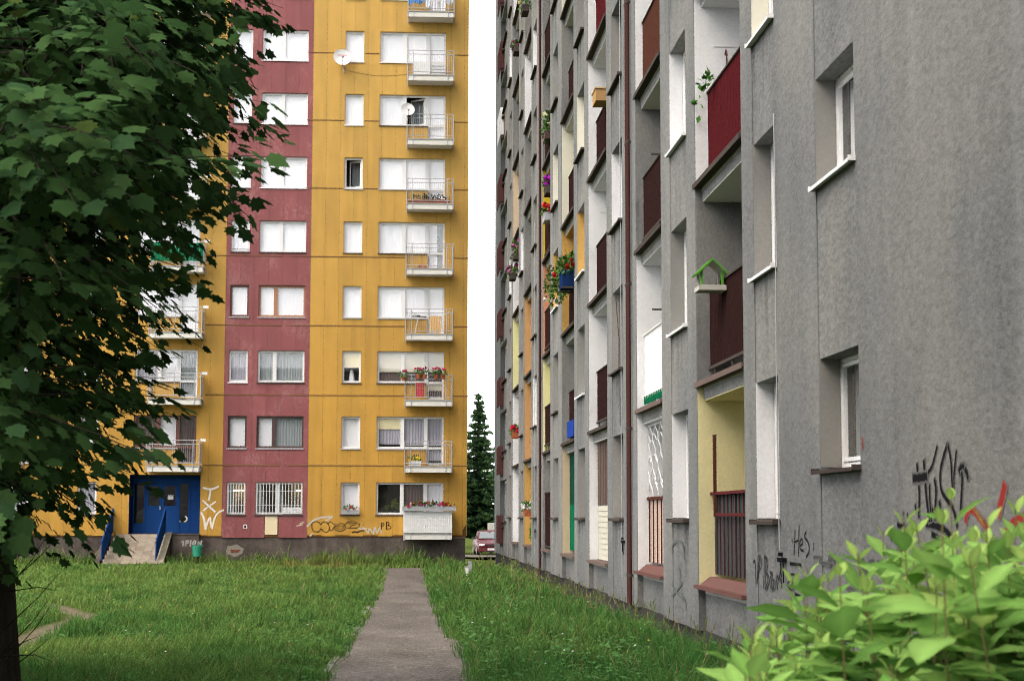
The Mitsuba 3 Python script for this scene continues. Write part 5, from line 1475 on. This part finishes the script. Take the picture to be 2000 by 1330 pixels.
# the leafy shrub in the near right corner ------------------------------
SH_ = thing('shrub', 'light green leafy shrub with paired pointed leaves in the near right corner', 'shrub')
PAL[SH_] = [(0.140, 0.268, 0.060), (0.190, 0.325, 0.084), (0.108, 0.220, 0.050), (0.240, 0.345, 0.092), (0.062, 0.140, 0.034)]
nl = 7
t = np.linspace(0, 1, nl)
wd = np.array([0.02, .15, .235, .25, .20, .10, 0.0])
lv, lf = [], []
for i in range(nl):
    cz = -.22 * t[i] ** 2
    lv += [[-wd[i], t[i], cz + .16 * wd[i] + .012 * (-1) ** i], [0, t[i], cz - .03 * (1 - t[i])], [wd[i], t[i], cz + .16 * wd[i] + .012 * (-1) ** i]]
for i in range(nl - 1):
    for j in (0, 1):
        a = i * 3 + j
        lf += [[a, a + 1, a + 4], [a, a + 4, a + 3]]
lv, lf = np.array(lv), np.array(lf)
P_, D_, U_, S_, K_ = [], [], [], [], []
stm = MB()
for i in range(215):
    y = rng.uniform(3.2, 5.3)
    x0 = .184 * y + .06
    x = x0 + (2.55 - x0) * rng.random() ** 1.1
    rel = x / y
    ztop = np.interp(rel, [.165, .20, .235, .27, .30, .36, .5], [-.108, -.086, -.060, -.042, -.024, -.012, -.004]) * y + (rng.normal() * .055) - (.26 * rng.random() if i % 3 else 0)
    b = np.array([x + rng.normal() * .10, y + rng.normal() * .1, -1.68]); tip = np.array([x, y, ztop])
    mid = (b + tip) / 2 + np.array([rng.normal() * .04, rng.normal() * .04, 0])
    s = np.linspace(0, 1, 8)[:, None]
    pts = (1 - s) ** 2 * b + 2 * s * (1 - s) * mid + s ** 2 * tip
    stm.tube(pts, np.linspace(.0050, .0016, 8), 5, (0.12, 0.10, 0.045))
    ax = tip - mid; ax /= np.linalg.norm(ax)
    phi = rng.random() * 6.28
    tint = rng.random()
    for nd in range(11):
        dd = .010 + .058 * nd + .012 * rng.random()
        c = tip - ax * dd
        phi += math.pi / 2 + rng.normal() * .15
        for h in (0, math.pi):
            o = np.array([math.cos(phi + h), math.sin(phi + h), 0])
            el = np.interp(nd, [0, 1, 2, 4, 9], [1.15, .75, .45, .15, -.15]) + rng.normal() * .16
            d = o * math.cos(el) + np.array([0, 0, 1]) * math.sin(el)
            P_.append(c + o * .006); D_.append(d)
            U_.append(np.array([0, 0, 1.0]) * math.cos(el) - o * math.sin(el) + rng.normal(size=3) * .18)
            S_.append(np.interp(nd, [0, 1, 2, 3, 10], [.05, .10, .140, .160, .165]) * (.70 + .5 * rng.random()))
            ci = 3 if nd == 0 else min(3, int((tint * .6 + rng.random() * .4) * 3.4)) if nd < 5 else (4 if rng.random() < .5 else 2)
            K_.append(PAL[SH_][ci])
pos, D_, U_, S_, K_ = map(np.array, (P_, D_, U_, S_, K_))
put(SH_, 'stem', stm.shape('m_vc', smooth=True))
tree_leaf_parts(SH_, lv, lf, pos, frames(D_, U_), S_, K_ * (1 + .2 * (rng.random((len(K_), 1)) - .5)), 'm_shrub_leaf', vein=np.tile([.92, 1.32, .92], nl))

# spruce and trees behind the gap -----------------------------------------
SPX, SPY = 4.85, 108.0
SPZ = float(np.interp(SPY, GY, GZ))
ST_ = thing('spruce_tree', 'tall dark spruce with layered branches rising between the two blocks', 'tree')
put(ST_, 'trunk', MB().tube([[SPX, SPY, SPZ - .2], [SPX, SPY, SPZ + 5], [SPX, SPY, SPZ + 10.2]], [.24, .13, .02], 8).shape('m_bark'))
nd_ = MB()
V, F, C_ = [], [], []
for z in np.concatenate([np.arange(1.2, 8.4, .19), np.arange(8.4, 10.1, .17)]):
    z = z + rng.normal() * .07
    h = (z - 1.5) / 8.65
    R0 = 2.35 * max(1 - h, .02) ** 1.05 + .05
    for b in range(int(6 + 12 * (1 - h))):
        az = rng.random() * 6.28
        Lb = R0 * (.55 + .62 * rng.random())
        o = np.array([math.cos(az), math.sin(az), 0]); sd = np.array([-o[1], o[0], 0])
        ns = max(5, int(Lb / .085))
        for j in range(ns):
            t_ = (j + .6) / ns
            droop = -.42 * t_ * Lb * (1 - h) * .55 + .14 * t_ ** 3 * Lb
            c = np.array([SPX, SPY, SPZ + z]) + o * Lb * t_ + [0, 0, droop]
            for sgn in (-1, 1):
                e = c + sd * sgn * (.16 + .34 * (1 - t_) * Lb / 2.0) * (.6 + .6 * rng.random()) + o * .14 + [0, 0, -.09 * rng.random()]
                w = o * .085
                c = c + rng.normal(size=3) * .05; V.append(np.array([c - w, c + w, e + [0, 0, -.10 * rng.random()], c + [0, 0, -.10]])); C_.append(np.tile(col_j((0.028, 0.058, 0.028) if t_ < .7 else (0.050, 0.095, 0.040)), (4, 1)))
n = len(V)
Fa = (np.array([[0, 1, 2], [0, 2, 3], [3, 2, 1]])[None] + (np.arange(n) * 4)[:, None, None]).reshape(-1, 3)
put(ST_, 'needles', mikit.ply((np.vstack(V), Fa), 'm_vc', color=np.vstack(C_)), kind='stuff')
lab3 = ['light green broadleaf tree behind the spruce beside the grey wall', 'dark green tree low behind the spruce trunk', 'far green tree closing the gap behind the parked cars']
for i, (x, y, h, r, c0) in enumerate(((7.2, 122.0, 7.2, 2.3, (0.07, 0.13, 0.035)), (4.3, 128.0, 4.6, 2.4, (0.03, 0.065, 0.022)), (8.6, 136.0, 6.0, 3.2, (0.05, 0.10, 0.03)))):
    z = float(np.interp(y, GY, GZ))
    tt = thing('broadleaf_tree', lab3[i], 'tree')
    put(tt, 'trunk', MB().tube([[x, y, z - .3], [x + .1, y, z + h * .5]], [.2, .1], 7).tube([[x + .1, y, z + h * .5], [x - .4, y, z + h * .8]], [.08, .02], 5).tube([[x + .1, y, z + h * .4], [x + .7, y, z + h * .75]], [.08, .02], 5).shape('m_bark'))
    mm2 = MB()
    for _ in range(16):
        cc = np.array([x, y, z + h * .58]) + rng.normal(size=3) * np.array([r * .42, r * .42, h * .19])
        tuft(150, cc, (r * .42, r * .42, h * .15), .24, [c0, tuple(np.array(c0) * 1.3), tuple(np.array(c0) * .7)], m=mm2)
    put(tt, 'crown', mm2.shape('m_vc'), kind='stuff')

# ---------------------------------------------------------------- grass
NB = 430000
u = rng.random(NB)
y = 8.5 * (67.6 / 8.5) ** u
xl = np.maximum(-.262 * y - .9, -19.0)
x = xl + (A - .03 - xl) * rng.random(NB)
pl, pr = path_edges(y)
pl = np.where(y > 61.1, -5.7, pl); pr = np.where(y > 61.1, 1.9, pr)
keep = ~((x > pl + .12 * rng.random(NB) ** 2) & (x < pr - .22 * rng.random(NB) ** 2) & (y < 63.2)) 
d = np.full(NB, 9.0)
for (ax, ay), (bx, by) in zip(TRAIL[:-1], TRAIL[1:]):
    lx, ly = bx - ax, by - ay
    tt_ = np.clip(((x - ax) * lx + (y - ay) * ly) / (lx * lx + ly * ly), 0, 1)
    d = np.minimum(d, np.hypot(x - ax - tt_ * lx, y - ay - tt_ * ly))
keep &= d > .26 + .22 * rng.random(NB)
keep &= ~((x > -11.6) & (x < -9.1) & (y > 65.5))
keep &= ~((np.hypot((x + 3.1) / 1.7, (y - 63.9) / 1.0) < 1) & (rng.random(NB) < .6))      # worn yellowish patch by the plinth
x, y = x[keep], y[keep]
n = len(x)
z = ground_z(x, y)
right = x > 0
patch = meshkit.fbm(np.stack([x * .55, y * .4, x * 0], -1), 3)
patch2 = meshkit.fbm(np.stack([x * 1.6, y * 1.2, x * 0 + 7], -1), 3)
fine = meshkit.fbm(np.stack([x * 5, y * 4, x * 0 + 3], -1), 2)
h = np.where(right, .17 + .18 * patch2, .11 + .14 * patch2) * (.55 + .9 * rng.random(n))
tufts = meshkit.fbm(np.stack([x * 2.6, y * 2.0, x * 0 + 31], -1), 2)
h *= .55 + 1.0 * np.clip((tufts - .3) * 2.2, 0, 1.3)
clump = np.exp(-((x + 1.7) / 1.9) ** 2) * (y > 64.8)
clump = np.maximum(clump, .75 * (y > 66.0) * (x < 1.6) * np.clip(patch2 * 2.2 - .5, 0, 1))
h *= (1 + 1.7 * clump) * np.where((x > 2.0) & (y > 55), .6, 1.0)
h *= (1 + .8 * np.exp(-((A - x) / .35) ** 2) * (rng.random(n) < .12)) * (1 - .7 * np.exp(-((A - x) / .45) ** 2))                        # taller stalks against the wall
h *= 1 - .4 * np.exp(-np.minimum(np.abs(x - np.interp(y, yy, le)), np.abs(x - np.interp(y, yy, re_))) / .15)
w = np.maximum(.0055, .00034 * y) * (.6 + .8 * rng.random(n))
az = rng.random(n) * 6.283
lean = h * (.25 + .55 * rng.random(n))
o = np.stack([np.cos(az), np.sin(az)], 1)
sd = np.stack([-o[:, 1], o[:, 0]], 1) * w[:, None]
base = np.stack([x, y, z - .02], 1)
P0 = base.copy(); P0[:, :2] += sd; P1 = base.copy(); P1[:, :2] -= sd
M0 = base.copy(); M0[:, :2] += sd * .75 + o * lean[:, None] * .35; M0[:, 2] += h * .6
M1 = base.copy(); M1[:, :2] += -sd * .75 + o * lean[:, None] * .35; M1[:, 2] += h * .6
TT = base.copy(); TT[:, :2] += o * lean[:, None]; TT[:, 2] += h * (.85 + .1 * rng.random(n))
V = np.stack([P0, P1, M0, M1, TT], 1).reshape(-1, 3)
F = (np.array([[0, 1, 3], [0, 3, 2], [2, 3, 4]])[None] + (np.arange(n) * 5)[:, None, None]).reshape(-1, 3)
g1, g2, g3 = np.array([.056, .142, .034]), np.array([.134, .212, .052]), np.array([.040, .104, .028])
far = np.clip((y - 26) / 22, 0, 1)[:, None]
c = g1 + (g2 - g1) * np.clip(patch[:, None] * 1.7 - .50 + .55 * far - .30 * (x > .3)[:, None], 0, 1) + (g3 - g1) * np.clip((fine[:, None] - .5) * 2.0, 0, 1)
c = c * (1 + .5 * (rng.random((n, 1)) - .5))
dry = rng.random(n) < .035
c[dry] = np.array([.25, .22, .10]) * (.7 + .5 * rng.random((dry.sum(), 1)))
worn = np.exp(-((x + 3.1) / 1.9) ** 2 - ((y - 63.9) / 1.2) ** 2)[:, None]
c = c + (np.array([.22, .17, .06]) - c) * np.clip(worn * .9, 0, 1)
put(None, 'grass', mikit.ply((V, F), 'm_grass', color=np.repeat(c, 5, 0)), kind='stuff')
labels['grass'].update(label='unmown green grass and clover on both sides of the footpath', category='grass')
# broad-leaved weeds among the grass
NW = 46000
y = 9.5 * (60 / 9.5) ** rng.random(NW)
xl = np.maximum(-.262 * y - .9, -18)
x = xl + (A - .06 - xl) * rng.random(NW)
lump = meshkit.fbm(np.stack([x * .8, y * .6, x * 0 + 21], -1), 3)
pl, pr = path_edges(y)
keep = (rng.random(NW) < np.clip((lump - .40 + .10 * (x > 0)) * 5, .05, 1)) & ~((x > pl - .02) & (x < pr + .02))
d = np.full(NW, 9.0)
for (ax, ay), (bx, by) in zip(TRAIL[:-1], TRAIL[1:]):
    lx, ly = bx - ax, by - ay
    tt_ = np.clip(((x - ax) * lx + (y - ay) * ly) / (lx * lx + ly * ly), 0, 1)
    d = np.minimum(d, np.hypot(x - ax - tt_ * lx, y - ay - tt_ * ly))
keep &= d > .4
x, y = x[keep], y[keep]; n = len(x)
z = ground_z(x, y) + np.where(x > 0, .10 + .20 * rng.random(n), .05 + .09 * rng.random(n))
az = rng.random(n) * 6.283
D2_ = np.stack([np.cos(az), np.sin(az), .1 + .5 * rng.random(n)], 1)
U2 = np.stack([rng.normal(size=n) * .3, rng.normal(size=n) * .3 - .15, np.ones(n)], 1)
size = (.030 + .055 * rng.random(n) ** 2) * (1 + y / 70)
wv = np.array([[0, 0, 0], [-.22, .35, .05], [-.2, .7, .0], [0, 1, -.12], [.2, .7, 0], [.22, .35, .05]])
wf = np.array([[0, 1, 5], [1, 2, 4], [1, 4, 5], [2, 3, 4]])
cw = np.array([.064, .160, .046]) * (1 + .8 * (rng.random((n, 1)) - .4)) + np.array([.03, .02, .015]) * rng.random((n, 1))
m, c = leaves_mesh(wv, wf, np.stack([x, y, z], 1), frames(D2_, U2), size, cw)
put(None, 'weeds', mikit.ply(m, 'm_grass', color=c), kind='stuff')
labels['weeds'].update(label='low broad-leaved weeds and clover mixed into the grass', category='weeds')
# small white and yellow meadow flowers, seed heads on stalks
mf = MB()
for _ in range(110):
    yq = 12 * (60 / 12) ** rng.random()
    xq = rng.uniform(max(-.262 * yq, -15), A - .2)
    a_, b_ = path_edges(np.array([yq]))
    if a_[0] - .1 < xq < b_[0] + .1: continue
    zq = float(ground_z(xq, yq)) + (.30 if xq > 0 else .16) * (.7 + .5 * rng.random())
    s = .010 + .00026 * yq
    col = (0.7, 0.7, 0.66) if rng.random() < .7 else (0.6, 0.5, 0.05)
    mf.add([[xq - s, yq, zq], [xq, yq - s, zq + s * .3], [xq + s, yq, zq], [xq, yq + s, zq + s * .3], [xq, yq, zq + s]], [[0, 1, 4], [1, 2, 4], [2, 3, 4], [3, 0, 4]], col)
put(None, 'meadow_flowers', mf.shape('m_vc'), kind='stuff')
labels['meadow_flowers'].update(label='tiny white and yellow meadow flowers dotted through the grass', category='flowers')
ms = MB()
for _ in range(420):
    yq = 14 * (66 / 14) ** rng.random()
    xq = A - .05 - abs(rng.normal()) * .55 if rng.random() < .6 else rng.uniform(1.0, A)
    zq = float(ground_z(xq, yq))
    hh = .25 + .35 * rng.random()
    ln = rng.normal(size=2) * .10
    w_ = max(.0025, .00016 * yq)
    cc = col_j((0.10, 0.13, 0.04) if rng.random() < .7 else (0.20, 0.17, 0.09))
    ms.tube([[xq, yq, zq], [xq + ln[0] * .4, yq + ln[1] * .4, zq + hh * .6], [xq + ln[0], yq + ln[1], zq + hh]], [w_, w_ * .8, w_ * .6], 3, cc)
    ms.tube([[xq + ln[0], yq + ln[1], zq + hh - .07], [xq + ln[0] * 1.2, yq + ln[1] * 1.2, zq + hh + .03]], [w_ * 2.6, w_], 3, cc)
put(None, 'grass_stalks', ms.shape('m_vc'), kind='stuff')
labels['grass_stalks'].update(label='taller seeding grass stalks along the foot of the grey wall', category='grass')

# ---------------------------------------------------------------- added, unseen block behind the viewpoint: darkens the reflections in the lower windows
OB = thing('apartment_block', 'long plain block added behind the viewpoint, unseen, to darken the lower window reflections', 'apartment building')
mat('m_far_wall', (0.16, 0.155, 0.145))
put(OB, 'wall', MB().box(-60, 22, -74, -62, -2.2, 15.6).shape('m_far_wall'))
for i in range(6):
    for j in range(26):
        box(OB, 'window', -58.5 + j * 3.05, -57.0 + j * 3.05, -61.99, -61.93, -.3 + i * 2.65, 1.0 + i * 2.65, 'm_curtain_dark')
put(OB, 'roof', MB().box(-60.3, 22.3, -74.3, -61.7, 15.601, 15.95).shape('m_concrete'))
